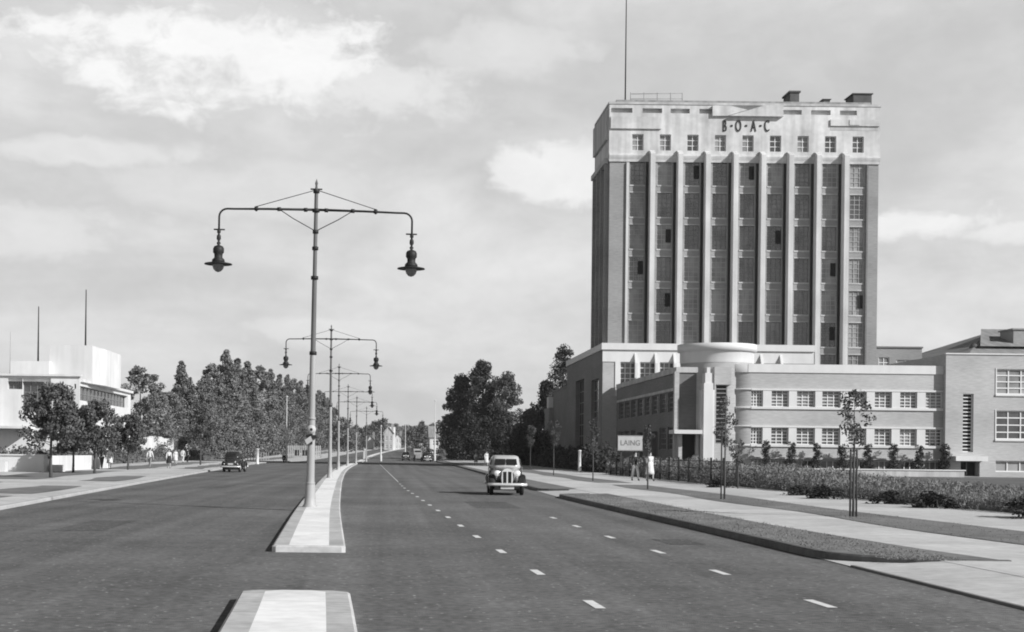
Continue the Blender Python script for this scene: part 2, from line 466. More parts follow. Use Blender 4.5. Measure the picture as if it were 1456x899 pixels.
# painted lane dashes
mb = MB()
def dash(x, y, ln=.85, w=.115):
    s = -.03
    mb.add([(x-w/2-s*ln/2*-1*0, y-ln/2, .005+gz(y)), (x+w/2, y-ln/2, .005+gz(y)), (x+w/2+s*ln, y+ln/2, .005+gz(y)), (x-w/2+s*ln, y+ln/2, .005+gz(y))], [(0,1,2,3)])
yy = 15.8; k = 0
D1 = [(15.8, 2.31), (19.7, 2.14), (23.8, 1.97), (28.3, 1.81), (33.2, 1.69), (66.7, .83), (200, -1.0)]
D2 = [(16.2, 4.9), (20.1, 4.74), (24.6, 4.65), (28.6, 4.48), (32.8, 4.37), (66.7, 4.0), (200, 4.0)]
y = 15.85
while y < 78:
    dash(lerp_tab(D1, y), y)
    if y < 40: dash(lerp_tab(D2, y), y+.35)
    y += 4.2
L = rng(80, 210, 3)
for a, b in zip(L, L[1:]):
    xa, xb = lerp_tab(D1, a), lerp_tab(D1, b)
    mb.quad((xa-.022, a, .005), (xa+.022, a, .005), (xb+.022, b, .005), (xb-.022, b, .005))
mb.build('road_marking', PAINT, None, 'structure')
# repaired trenches and patches in the road surface
PATCH = asphalt('asphalt_patch', .10)
mb = MB()
for x, y, a, b in ((-6.2, 31, .5, 2.2), (3.4, 46, .7, 3.0), (-7.6, 66, .6, 3.5), (5.6, 27.5, .35, .9)):
    mb.add([(x-a, y-b, .004), (x+a, y-b*.9, .004), (x+a*.9, y+b, .004), (x-a*1.1, y+b*.95, .004)], [(0,1,2,3)])
mb.build('road_patch', PATCH, None, 'structure')
# ------------------------------------------------------------------ office tower and podium
TY = 170.0
TW = thing('office_tower', 'tall brick office tower with white stone top, long white fins and BOAC lettering', 'office tower', (41.7, TY, 0))
X0, X1, ZB, ZT = 25.9, 57.6, 36.4, 42.95
TD = 11.5
fins = [30.78 + 3.245*k for k in range(8)]
bays = [29.16 + 3.245*k for k in range(9)]
wz = [(14.65+3.77*k, 14.65+3.77*k+2.85) for k in range(6)]
random.seed(4)
wall = MB()
fa = Facade((X0, TY, 0), (1,0,0), (0,-1,0), X1-X0, ZB)
ops = []
for k, bx in enumerate(bays):
    rows = list(wz)
    if k >= 7: rows = [(10.88, 13.73)] + rows
    for z0, z1 in rows:
        op = (bx-X0-.86, bx-X0+.86, z0, z1, .22); fa.opening(*op); ops.append((k, op))
fa.wall(wall)
fl = Facade((X0, TY+TD, 0), (0,-1,0), (-1,0,0), TD, ZB)
lops = []
for u in (2.6, 5.75, 8.9):
    for z0, z1 in wz:
        op = (u-.7, u+.7, z0, z1, .22); fl.opening(*op); lops.append(op)
fl.wall(wall)
wall.quad((X1, TY, 0), (X1, TY+TD, 0), (X1, TY+TD, ZB), (X1, TY, ZB))
wall.quad((X1, TY+TD, 0), (X0, TY+TD, 0), (X0, TY+TD, ZB), (X1, TY+TD, ZB))
wall.build('brick_wall', BRICK, TW)
openset = {(1, 1), (0, 2), (1, 3), (7, 2), (4, 5), (8, 1), (2, 5), (7, 0), (5, 3)}
cnt = {}
for k, op in ops:
    j = cnt.get(k, 0); cnt[k] = j+1
    r = random.random()
    g = GLASSL if r < (.8 if k == 8 else .35) else (GLASSM if r < .85 else GLASS)
    w_ = fa.window(TW, op, 3, 5, FRAMEM if k == 8 or r < .4 else FRAMED, g, .05)
    sl = MB(); u0, u1, z0, z1, d = op
    fa.bar(sl, u0-.05, u1+.05, z0-.16, z0-.002, -.06, .1); sl.build('sill', STAINM, w_)
    sl = MB(); fa.bar(sl, u0-.05, u1+.05, z1+.002, z1+.12, -.03, .1); sl.build('lintel', STAINM, w_)
for op in lops: fl.window(TW, op, 3, 5, FRAMED, GLASS)
# sills / heads and open casements
oc = MB()
for (k, j) in openset:
    u0, u1, z0, z1, d = [o for o in ops if o[0] == k][j + (1 if k >= 7 else 0)][1]
    um = u0 + (u1-u0)*.62
    fa.bar(oc, um, u1-.05, z0+.8, z1-.5, d-.14, d-.1)
    o = oc.build('open_casement', DARK, TW); oc = MB()
# fins
for i, x in enumerate(fins):
    z0 = 10.0
    m = MB()
    hw = .28
    m.box(x-hw, x+hw, TY-1.3, TY+.02, z0, ZB+.55)
    # slanted top cap
    m.add([(x-hw, TY-1.3, ZB+.55), (x+hw, TY-1.3, ZB+.55), (x+hw, TY-.22, ZB+.55), (x-hw, TY-.22, ZB+.55), (x-hw, TY-.22, ZB+1.15), (x+hw, TY-.22, ZB+1.15), (x-hw, TY-1.15, ZB+.72), (x+hw, TY-1.15, ZB+.72)],
          [(0,1,7,6), (6,7,5,4), (2,3,4,5), (1,2,5,7), (3,0,6,4)])
    m.build('fin', STONE, TW)
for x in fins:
    m = MB(); m.box(x-.6, x-.285, TY-.08, TY+.01, 10, ZB-.22); m.build('fin_shade_strip', LETTER, TW)  # near-black strip painted in for the shadow left of each fin
m = MB(); m.box(bays[0]-1.3, bays[0]-1.02, TY-.22, TY+.01, 10, ZB-.3); m.build('pilaster_strip', STONE, TW)
m = MB(); m.box(bays[8]+1.02, bays[8]+1.2, TY-.3, TY+.01, 9, ZB-.3); m.build('pilaster_strip', BRICKD, TW)
for y in (TY+.6, TY+3.95, TY+7.1, TY+TD-1.2):
    m = MB(); m.box(X0-.5, X0+.01, y, y+.4, 14, ZB-.2); m.build('side_fin', BRICK, TW)
# stone attic with its small windows
AT = MB()
ax0, ax1, ay = X0-.12, X1+.12, TY-.15
fs_ = Facade((ax0, ay, ZB), (1,0,0), (0,-1,0), ax1-ax0, ZT-ZB)
aops = []
for bx in bays:
    op = (bx-ax0-.66, bx-ax0+.66, 1.15, 3.05, .4); fs_.opening(*op); aops.append(op)
# notches (shallow slots) in the parapet
cx = (X0+X1)/2
slots = [(.05, 2.55), (3.75, 6.05), (7.05, 9.3), (10.45, 12.7), (20.25, 22.5), (23.6, 25.9), (27.0, 29.0)]
for a, b in slots: fs_.opening(a+.15, b+.15, ZT-ZB-1.0, ZT-ZB-.45, .55)
fs_.wall(AT)
for a, b in slots:
    AT.quad(fs_.p(a+.15, ZT-ZB-1.0, .55), fs_.p(b+.15, ZT-ZB-1.0, .55), fs_.p(b+.15, ZT-ZB-.45, .55), fs_.p(a+.15, ZT-ZB-.45, .55))
AT.quad((ax0, TY+TD+.12, ZB), (ax0, ay, ZB), (ax0, ay, ZT), (ax0, TY+TD+.12, ZT))
AT.quad((ax1, ay, ZB), (ax1, TY+TD+.12, ZB), (ax1, TY+TD+.12, ZT), (ax1, ay, ZT))
AT.quad((ax1, TY+TD+.12, ZB), (ax0, TY+TD+.12, ZB), (ax0, TY+TD+.12, ZT), (ax1, TY+TD+.12, ZT))
AT.quad((ax0, ay, ZB), (ax0, TY+TD+.12, ZB), (ax1, TY+TD+.12, ZB), (ax1, ay, ZB))
# string course rolls between the fins
edges = [X0+.0] + [f for f in fins] + [X1-.0]
for i in range(len(edges)-1):
    a, b = edges[i] + (.305 if i else -.1), edges[i+1] - (.305 if i < 8 else -.1)
    prof = [(ay+.02, ZB+.75), (ay-.16, ZB+.7), (ay-.2, ZB+.5), (ay-.14, ZB+.3), (ay-.04, ZB+.05), (ay-.0, ZB-.2), (ay+.14, ZB-.2)]
    r0 = [(a, y, z) for y, z in prof]; r1 = [(b, y, z) for y, z in prof]
    AT.loft([r0, r1], smooth=False)
att = AT.build('stone_attic', ATTIC, TW)
for op in aops: fs_.window(TW, op, 2, 3, FRAME, GLASSL if random.random() < .5 else GLASS, .07)
# raised blocks, stepped faces, chevron pediment
m = MB(); m.box(X0+.02, X0+6.0, ay-.22, ay+.02, ZT-2.9, ZT-1.5); m.build('raised_panel', ATTIC, TW)
m = MB(); m.box(X1-5.8, X1-.02, ay-.18, ay+.02, ZT-2.3, ZT-1.55); m.box(X1-3.6, X1-2.4, ay-.25, ay-.181, ZT-2.2, ZT-1.6); m.build('raised_panel', ATTIC, TW)
m = MB(); m.box(X1-5.8, X1-.1, ay-.02, ay-.006, ZT-2.82, ZT-2.31); m.build('stained_panel', STAINM, TW)
pc = 43.35
m = MB()
def pedi(mb, pts, y0, y1):
    n = len(pts)
    vs = [(pc+x, y0, ZT+z) for x, z in pts] + [(pc+x, y1, ZT+z) for x, z in pts]
    mb.add(vs, [tuple(range(n)), tuple(reversed(range(n, 2*n)))] + [(i+n, (i+1) % n + n, (i+1) % n, i) for i in range(n)])
q_ = lambda px, py: (at(px, py, TY).x-pc, at(px, py, TY).z-ZT)
pedi(m, [q_(1012, 166), q_(1033, 166), q_(1062, 157.5), q_(1036, 151.5), q_(1012, 151.5)], ay-.3, ay+.02)
pedi(m, [q_(1035, 166.5), q_(1112, 167.5), q_(1112, 152), q_(1086, 151.6)], ay-.5, ay+.02)
m.build('chevron_pediment', ATTIC, TW)
m = MB(); pedi(m, [q_(1040, 151.8), q_(1062, 157.2), q_(1083, 152)], ay-.06, ay+.01); m.build('chevron_shade', BRICKD, TW)  # dark plate stands for the shade inside the chevron's recess
# coping and roof
m = MB(); m.box(ax0-.08, ax1+.08, ay-.08, TY+TD+.2, ZT, ZT+.28); m.build('roof_coping', STAINM, TW)
m = MB(); m.box(X0+.9, X1-.6, TY+1.2, TY+TD-1, ZT+.28, ZT+.85); m.build('roof', ROOFG, TW)
def roofbox(x0, x1, h, y=TY+5, m_=ROOFD, cap=True):
    m = MB(); m.box(x0, x1, y, y+3, ZT+.8, ZT+.8+1.3+h*.8)
    m.box(x0-.15, x1+.15, y-.15, y+3.15, ZT+2.1+h*.8, ZT+2.1+h); m.build('rooftop_housing', m_, TW)
p = at(1130, 135, 175).x; roofbox(p-.55, p+.55, 1.0)
p = at(1225, 140, 175).x; roofbox(p-1.3, p+.9, .55, TY+4)
p = at(1179, 145, 175).x; roofbox(p-.4, p+.4, .3, TY+6)
m = MB(); x = at(889.5, 100, 172).x
m.tube([(x, TY+2, ZT), (x, TY+2, ZT+5), (x, TY+2, ZT+22)], [.09, .08, .035], 6); m.build('flag_mast', IRON, TW)
m = MB()
for a in (0, 1.6, 3.2, 4.8, 6.2): m.tube([(x+.8+a, TY+3, ZT+.2), (x+.8+a, TY+3, ZT+2.2)], .05, 5)
m.tube([(x+.8, TY+3, ZT+2.0), (x+7, TY+3, ZT+2.15)], .035, 5); m.tube([(x+.8, TY+3, ZT+1.4), (x+7, TY+3, ZT+1.5)], .035, 5)
m.tube([(x+.0, TY+3, ZT+.2), (x+.8, TY+3, ZT+1.3)], .035, 5)
m.build('roof_railing', ROOFG, TW)
# corbel on the left edge
m = MB(); m.box(X0-.6, X0-.13, TY+.3, TY+TD, ZB-.35, ZB+.25); m.box(X0-.45, X0-.1, TY+.5, TY+TD-.4, ZB+2.5, ZT-.5); m.build('corbel', STAINM, TW)

def text_mesh(txt, size, ext, sx=1.0):
    cu = bpy.data.curves.new('letters', 'FONT'); cu.body = txt; cu.size = size; cu.extrude = ext; cu.align_x = 'CENTER'; cu.align_y = 'CENTER'
    o = bpy.data.objects.new('letters', cu); COL.objects.link(o)
    dg = bpy.context.evaluated_depsgraph_get()
    me = bpy.data.meshes.new_from_object(o.evaluated_get(dg))
    bpy.data.objects.remove(o)
    return [(v.co.x*sx, v.co.y, v.co.z) for v in me.vertices], [tuple(p.vertices) for p in me.polygons]
def letters(parent, txt, c, size, m, ext=.04, sx=1.0, name='lettering'):
    vs, fs = text_mesh(txt, size, ext, sx)
    mb = MB(); mb.add([(c[0]+x, c[1]-z, c[2]+y) for x, y, z in vs], fs)
    return mb.build(name, m, parent)
ly = ay-.04
for ch, px in (('B', 1030), ('O', 1049.5), ('A', 1071), ('C', 1090)):
    q = at(px, 180.5, TY); letters(TW, ch, (q.x, ly, q.z), 1.95, LETTER, .06, .46)
for px in (1040, 1060.5, 1081):
    dots = MB(); q = at(px, 179.5, TY); dots.box(q.x-.11, q.x+.11, ly-.05, ly+.05, q.z-.1, q.z+.1); dots.build('lettering_dot', LETTER, TW)

# podium block in front of the tower
PYD = 166.0
p0 = at(857, 520, PYD).x; p1 = at(1157, 500, PYD).x; PZ = at(858, 488, PYD).z
pw = MB()
fp = Facade((p0, PYD, 0), (1,0,0), (0,-1,0), p1-p0, PZ-.75)
pops = []
for a, b in ((882, 904), (910, 932), (938, 959)):
    u0 = at(a, 525, PYD).x-p0; u1 = at(b, 525, PYD).x-p0
    op = (u0, u1, 8.6, at(a, 515.5, PYD).z, .35); fp.opening(*op); pops.append(op)
fp.wall(pw)
PD = 33
fpl = Facade((p0, PYD+PD, 0), (0,-1,0), (-1,0,0), PD, PZ-.75)
gl = (9.5, 17.5, 2.6, 11.2, .6); fpl.opening(*gl)
fpl.opening(24, 30, 3, 10.6, .4)
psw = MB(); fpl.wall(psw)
pw.quad((p1, PYD, 0), (p1, TY, 0), (p1, TY, PZ-.75), (p1, PYD, PZ-.75))
pw.box(p0+.4, p1-.01, PYD+.4, TY-.02, PZ-1.2, PZ-.7)
pw.box(p0+.4, X0-.02, TY, PYD+PD, PZ-1.2, PZ-.7)
pw.quad((X0, PYD+PD, 0), (p0, PYD+PD, 0), (p0, PYD+PD, PZ-.75), (X0, PYD+PD, PZ-.75))
pw.build('podium_wall', BRICKL, TW); psw.build('podium_side_wall', BRICKD, TW)  # side wall gets darker brick than the front, shade put into its colour
for op in pops: fp.window(TW, op, 3, 6, FRAME, GLASS, .08)
fpl.window(TW, gl, 4, 6, FRAMED, DARK, .08); fpl.window(TW, (24, 30, 3, 10.6, .4), 3, 6, FRAMED, GLASS, .08)
m = MB(); m.box(p0-.18, p1+.05, PYD-.3, PYD+.25, PZ-.75, PZ); m.box(p0-.16, p0+.25, PYD+.25, PYD+PD, PZ-.75, PZ-.02); m.build('cornice', STONEB, TW)
m = MB(); zb = at(858, 515, PYD).z
# white band with gaps cut around windows
m.box(p0-.04, p1, PYD-.09, PYD-.003, zb+.05, PZ-.76)
prev = None
for op in pops:
    m.box(p0+op[0]-.6, p0+op[0]-.003, PYD-.09, PYD-.003, 8.4, zb+.05)
m.box(p0+pops[2][1]+.003, p0+pops[2][1]+1.3, PYD-.09, PYD-.003, 8.4, zb+.05)
m.build('white_band', STONEB, TW)
for px in (902.5, 931, 957.5, 1081, 1109):
    x = at(px, 510, PYD).x
    m = MB()
    for s in (1,):
        a, b = x-.06, x+.22
        m.add([(a, PYD-.09, zb+1.1), (b, PYD-.09, zb+1.1), (a, PYD-.75, zb-.1), (b, PYD-.75, zb-.1), (a, PYD-.09, zb-1.8), (b, PYD-.09, zb-1.8), (a, PYD-.75, zb-1.8), (b, PYD-.75, zb-1.8)],
              [(0,1,3,2), (2,3,7,6), (0,2,6,4), (1,5,7,3), (6,7,5,4)])
    m.build('bracket_fin', STONEB, TW)
# lower rear annexe, left
a0, a1 = PYD+PD+.03, 216
m = MB(); m.box(p0+.1, p0+12, a0, a1, 0, 10.9); m.build('annexe_wall', BRICKD, TW)
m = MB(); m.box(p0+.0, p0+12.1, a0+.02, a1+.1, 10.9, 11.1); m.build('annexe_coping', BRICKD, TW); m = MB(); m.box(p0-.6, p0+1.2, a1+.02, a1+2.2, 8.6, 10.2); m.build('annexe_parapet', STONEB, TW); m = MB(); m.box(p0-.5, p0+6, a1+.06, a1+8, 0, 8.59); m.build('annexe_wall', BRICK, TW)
# ------------------------------------------------------------------ front wing: road wing, drum, low wing, end block
WY = 130.0
WG = thing('factory_wing', 'two-storey brick wing with white window bands, rounded corner and drum-shaped stair tower', 'factory building', (40, WY, 0))
x1 = 26.4; wz1 = 9.2
rw = MB()
fr = Facade((x1, PYD-.02, 0), (0,-1,0), (-1,0,0), PYD-WY-1.3, wz1)
LR = PYD-WY-1.3
rops = []
for k in range(8):
    u = 1.6 + k*4.1
    for z0, z1 in ((5.7, 7.5), (2.2, 4.3)):
        if k in (3, 5) and z0 < 3: op = (u, u+3.3, .1, 4.0, .6)
        else: op = (u, u+3.2, z0, z1, .25)
        fr.opening(*op); rops.append(op)
fr.wall(rw)
rw.quad((x1, WY+1.28, 0), (x1+6, WY+1.28, 0), (x1+6, WY+1.28, wz1), (x1, WY+1.28, wz1))
rw.quad((x1, PYD-.02, wz1-.3), (x1, WY+1.28, wz1-.3), (x1+14, WY+1.28, wz1-.3), (x1+14, PYD-.02, wz1-.3))
rw.quad((x1+14, WY+14, 0), (x1+14, PYD-.02, 0), (x1+14, PYD-.02, wz1), (x1+14, WY+14, wz1))
rw.build('road_front_wall', BRICKD, WG)  # shade of this left-facing wall is put into its darker brick
for op in rops:
    if op[2] < .5: 
        fr.window(WG, op, 1, 1, FRAMED, DARK, .08, 'loading_door')
    else: fr.window(WG, op, 4, 4, FRAMED, GLASS, .06)
m = MB(); m.box(x1-.15, x1+.2, WY+1.15, PYD-.35, wz1, wz1+.5); m.box(x1+.2, x1+6, WY+1.15, WY+1.5, wz1, wz1+.5); m.build('road_front_coping', STAINM, WG)
m = MB(); m.box(x1-.1, x1+.002, WY+1.3, PYD-.4, 7.6, 7.85); m.build('road_front_band', STAINM, WG)
m = MB(); m.box(x1-.3, x1+.12, WY+1.1, WY+1.7, 0, wz1+.1); m.build('corner_pilaster', BRICKL, WG)
# drum
dcx, dcy, dr = at(1020, 560, WY+3.2).x, WY+3.6, 3.3
dz = at(1020, 487, WY).z
m = MB(); m.lathe([(dr, 0), (dr, dz-1.6)], (dcx, dcy, 0), 56); m.build('drum_wall', BRICKL, WG)
m = MB(); m.lathe([(dr+.02, dz-1.75), (dr+.06, dz-1.6), (dr+.06, dz-.75), (dr+.1, dz-.7), (dr+.3, dz-.65), (dr+.3, dz), (0, dz+.05)], (dcx, dcy, 0), 56)
m.build('drum_cornice', STONEB, WG)
px = at(1006, 590, WY).x
m = MB()
m.box(px-.42, px+.42, WY-.35, WY+1.4, 0, 8.2); m.box(px-.3, px+.3, WY-.3, WY+1.4, 8.2, 9.1); m.box(px-.15, px+.15, WY-.25, WY+1.4, 9.1, 9.6)
m.box(px-.58, px-.421, WY-.1, WY+1.4, 0, 7.6); m.box(px+.421, px+.58, WY-.1, WY+1.4, 0, 7.6)
m.build('entrance_pylon', STONEB, WG)
# glazed stair strip beside the pylon
gx0, gx1 = at(1013.5, 590, WY).x+.25, at(1029, 590, WY).x+.35
m = MB(); 
gz0, gz1 = at(1020, 631, WY).z, at(1020, 547, WY).z
m.box(px+.6, gx0-.01, WY-.02, WY+2, 0, dz-2.2); m.box(gx0-.01, gx1+.3, WY-.02, WY+2, gz1, dz-2.2); m.box(gx0-.01, gx1+.3, WY-.02, WY+2, 0, gz0)
m.build('stair_wall', BRICKL, WG)
fg = Facade((gx0, WY+.05, 0), (1,0,0), (0,-1,0), gx1-gx0, 8)
fg.window(WG, (0, gx1-gx0, gz0, gz1, .25), 1, 14, FRAMED, DARK, .1, 'stair_window')
# entrance on the shaded side
ex = at(981, 630, WY).x
m = MB(); m.box(at(956, 612, WY).x, at(996, 612, WY).x, WY-.9, WY+1.6, 3.6, 3.95); m.build('entrance_canopy', STONEB, WG)
m = MB(); m.box(at(966, 612, WY).x, at(971, 612, WY).x, WY+.3, WY+1.3, 0, 3.6); m.box(at(991, 612, WY).x, at(995, 612, WY).x, WY+.3, WY+1.3, 0, 3.6); m.build('entrance_pier', BRICKL, WG)
m = MB(); m.box(at(971, 612, WY).x+.01, at(991, 612, WY).x-.01, WY+.85, WY+.95, 0, 3.59); dd = m.build('entrance_door', DARK, WG)
# low wing with a rounded left end
lx0, lx1 = at(1038, 560, WY).x, at(1341, 560, WY).x
lz = at(1200, 519, WY).z; lzb = at(1200, 531, WY).z
R = 1.9
zu0, zu1 = at(1200, 579.5, WY).z, at(1200, 556.5, WY).z
zl0, zl1 = at(1200, 633, WY).z, at(1200, 609, WY).z
wins = [(1051.7, 1084.6), (1097, 1121.5), (1133, 1159), (1169, 1195), (1207, 1232), (1243.6, 1267.8), (1279.7, 1303.8), (1316, 1340.2)]
lw = MB(); wb = MB()
fw = Facade((lx0+R, WY, 0), (1,0,0), (0,-1,0), lx1-lx0-R, lzb)
wops = []
for k, (a, b) in enumerate(wins):
    u0 = at(a, 570, WY).x - lx0 - R; u1 = at(b, 570, WY).x - lx0 - R
    u0 = max(u0, .02)
    for z0, z1 in ((zu0, zu1), (zl0, zl1)):
        op = (u0, u1, z0, z1, .32); fw.opening(*op); wops.append((k, op))
    # basement lights
    op = (u0, u1, .5, 1.35, .3); fw.opening(*op); wops.append((k, op))
fw.wall(lw)
lw.lathe([(R, 0), (R, lzb)], (lx0+R, WY+R, 0), 14, a0=PI, a1=1.5*PI)
lw.quad((lx0, WY+14, 0), (lx0, WY+R, 0), (lx0, WY+R, lzb), (lx0, WY+14, lzb))
lw.quad((lx0, WY+R, lzb-.2), (lx1, WY+R, lzb-.2), (lx1, WY+14, lzb-.2), (lx0, WY+14, lzb-.2))
lw.quad((lx0+R, WY, lzb-.2), (lx1, WY, lzb-.2), (lx1, WY+R, lzb-.2), (lx0+R, WY+R, lzb-.2))
lw.quad((lx1, WY+14, 0), (lx0, WY+14, 0), (lx0, WY+14, lzb), (lx1, WY+14, lzb))
lw.build('low_wing_wall', BRICKL, WG)
random.seed(8)
for k, op in wops:
    if op[2] < 1: fw.window(WG, op, 3, 1, FRAME, GLASS if random.random() < .5 else GLASSL, .07, 'basement_window')
    else: fw.window(WG, op, 4 if k == 0 else 3, 5, FRAME, random.choice((GLASSL, GLASSM, GLASS, GLASSM)), .07)
# white bands: heads, sills, piers between windows, coping
wb.box(lx0+R-.3, lx1, WY-.1, WY+.3, lzb, lz)
wb.lathe([(R+.1, lzb), (R+.1, lz), (R-.3, lz)], (lx0+R, WY+R, 0), 14, a0=PI, a1=1.5*PI)
wb.box(lx0-.1, lx0+.3, WY+R, WY+14, lzb, lz)
wb.build('low_wing_coping', STONEB, WG)
for z0, z1 in ((zu0, zu1), (zl0, zl1)):
    m = MB()
    m.box(lx0+R, lx1-.01, WY-.12, WY-.003, z1+.003, z1+.16); m.box(lx0+R, lx1-.01, WY-.14, WY-.003, z0-.22, z0-.003)
    us = [op for k, op in wops if op[2] == z0]
    for a, b in zip(us, us[1:]):
        m.box(lx0+R+a[1]+.003, lx0+R+b[0]-.003, WY-.07, WY-.003, z0-.003, z1+.003)
    m.lathe([(R, z0-.22), (R+.1, z0-.22), (R+.1, z0-.02), (R, z0-.02)], (lx0+R, WY+R, 0), 12, a0=PI, a1=1.5*PI)
    m.lathe([(R, z1+.02), (R+.1, z1+.02), (R+.1, z1+.16), (R, z1+.16)], (lx0+R, WY+R, 0), 12, a0=PI, a1=1.5*PI)
    m.build('window_band', STONEB, WG)
m = MB(); m.box(lx0+R, lx1-.01, WY-.35, WY-.003, 1.42, 1.6); m.build('plinth_ledge', STAINM, WG)
# end block
EY = WY-.6
ex0, ex1 = lx1, lx1+30
ez = at(1400, 504.5, EY).z
eb = MB(); fe = Facade((ex0, EY, 0), (1,0,0), (0,-1,0), ex1-ex0, ez)
sv = (at(1369, 600, EY).x-ex0, at(1384, 600, EY).x-ex0, at(1376, 643, EY).z, at(1376, 560, EY).z, .35)
fe.opening(*sv)
dv = (at(1366, 665, EY).x-ex0, at(1393, 665, EY).x-ex0, .05, at(1380, 656, EY).z, .9); fe.opening(*dv)
eops = []
w0 = at(1417, 540, EY).x-ex0
for kx in range(3):
    u = w0 + kx*4.6
    for (a, b) in ((561, 525), (625, 584)):
        op = (u, u+3.4, at(1430, a, EY).z, at(1430, b, EY).z, .25); fe.opening(*op); eops.append(op)
    op = (u, u+3.4, .5, 1.5, .3); fe.opening(*op); eops.append(op)
fe.wall(eb)
eb.quad((ex0, WY+14, 0), (ex0, EY, 0), (ex0, EY, ez), (ex0, WY+14, ez))
eb.quad((ex0, EY, ez-.02), (ex1, EY, ez-.02), (ex1, WY+14, ez-.02), (ex0, WY+14, ez-.02))
eb.quad((ex1, EY, 0), (ex1, WY+14, 0), (ex1, WY+14, ez), (ex1, EY, ez))
eb.quad((ex1, WY+14, 0), (ex0, WY+14, 0), (ex0, WY+14, ez), (ex1, WY+14, ez))
eb.build('end_block_wall', BRICKL, WG)
fe.window(WG, sv, 1, 16, FRAME, DARK, .09, 'stair_window')
fe.window(WG, dv, 2, 1, FRAMED, DARK, .1, 'side_door')
for op in eops: fe.window(WG, op, 3, 4 if op[2] > 1 else 1, FRAME, GLASSL if op[2] < 1 or random.random() < .6 else GLASS, .1)
m = MB(); m.box(ex0+dv[0]-.9, ex0+dv[1]+.25, EY-1.2, EY+.05, dv[3]+.02, dv[3]+.45); m.build('door_canopy', STONEB, WG)
m = MB()
for kx in range(3):
    u = ex0 + w0 + kx*4.6
    for op in eops[kx*3:kx*3+2]: m.box(u-.1, u+3.5, EY-.12, EY-.003, op[2]-.16, op[2]-.003); m.box(u-.1, u-.003, EY-.05, EY-.003, op[2], op[3]+.08)
m.build('window_surround', STONEB, WG)
m = MB(); m.box(ex0-.06, ex1, EY-.1, EY+.25, ez, ez+.12); m.build('end_block_coping', STONEB, WG)
# dark sloping link roof behind low wing, brick block and factory roof behind
q0, q1 = at(1290, 520, 146), at(1341, 506, 146)
m = MB(); m.add([(q0.x, 145, lz-.5), (q1.x, 145, lz-.5), (q1.x, 145, q1.z), (q0.x, 145, q0.z+.1), (q0.x, 152, lz-.5), (q1.x, 152, lz-.5), (q1.x, 152, q1.z), (q0.x, 152, q0.z+.1)], [(0,1,2,3), (3,2,6,7), (0,3,7,4), (5,6,2,1), (4,7,6,5)])
m.box(q0.x, q1.x, 145.1, 151.9, 0, lz-.5); m.build('link_roof', ROOFD, WG)
RB = thing('brick_outbuilding', 'flat-roofed brick block behind the low white-banded wing, right of the tower', 'outbuilding', (62, 186, 0))
b0, b1 = at(1232, 500, 186).x, at(1311, 500, 186).x; bz = at(1270, 495, 186).z
m = MB(); fb = Facade((b0, 186, 0), (1,0,0), (0,-1,0), b1-b0, bz)
bops = [(b1-b0-5.6, b1-b0-4.2, bz-2.6, bz-1.2, .2), (b1-b0-3.3, b1-b0-.9, bz-2.6, bz-1.5, .2)]
for op in bops: fb.opening(*op)
fb.wall(m); m.quad((b1, 186, 0), (b1, 194, 0), (b1, 194, bz), (b1, 186, bz)); m.quad((b0, 194, 0), (b0, 186, 0), (b0, 186, bz), (b0, 194, bz)); m.quad((b0, 186, bz-.05), (b1, 186, bz-.05), (b1, 194, bz-.05), (b0, 194, bz-.05)); m.quad((b1,194,0),(b0,194,0),(b0,194,bz),(b1,194,bz))
m.build('wall', BRICK, RB)
for op in bops: fb.window(RB, op, 2, 2, FRAME, GLASSL, .1)
m = MB(); m.box(b0-.1, b1+.1, 185.85, 194.1, bz, bz+.2); m.build('coping', BRICKD, RB)
FR = thing('factory_shed', 'distant factory shed with long pitched roof and brick chimney stack at the far right', 'factory shed', (88, 178, 0))
f0 = at(1378, 500, 176)
f1 = at(1456, 474, 176)
m = MB()
za = f0.z; zr = f1.z
m.add([(f0.x, 176, za-.2), (f0.x+40, 176, za-.2), (f0.x+44, 196, zr+1.6), (f0.x+10, 196, zr+1.6)], [(0,1,2,3)])
m.add([(f0.x+3, 180, za+1.0), (f0.x+30, 180, za+1.0), (f0.x+32, 192, zr+1.9), (f0.x+8, 192, zr+1.9)], [(0,1,2,3)])
m.add([(f0.x+10, 196, zr+1.6), (f0.x+44, 196, zr+1.6), (f0.x+40, 216, za-.2), (f0.x, 216, za-.2)], [(0,1,2,3)])
m.add([(f0.x, 176, za-.2), (f0.x+10, 196, zr+1.6), (f0.x, 216, za-.2)], [(0,1,2)])
m.build('roof', ROOFG, FR)
m = MB(); m.box(f0.x+.2, f0.x+40, 176.2, 215.8, 0, za-.25); m.build('wall', BRICKL, FR)
m = MB(); c0 = at(1441, 480, 182); m.box(c0.x, c0.x+4.5, 182, 186, za-.5, at(1445, 469, 182).z); m.box(c0.x-.2, c0.x+4.7, 181.8, 186.2, at(1445, 469, 182).z, at(1445, 467, 182).z)
m.build('chimney', BRICK, FR)
m = MB(); c1 = at(1385, 490, 182); m.lathe([(.2, za-.3), (.2, za+.5), (.55, za+.6), (.6, za+1.0), (.3, za+1.4), (0, za+1.5)], (c1.x, 182, 0), 10); m.build('ventilator', ROOFD, FR)
#PART2
def gp(x, y, z=0.0):
    """ground point seen at a photo pixel, on a surface z above the terrain"""
    a, b = unroll(x, y)
    d = F*(H-z)/max(b, 4)
    for _ in range(30):
        d = .5*d + .5*F*(H-z-gz(d))/max(b, 1)
    return Vector((a*d/F, d, gz(d)+z))
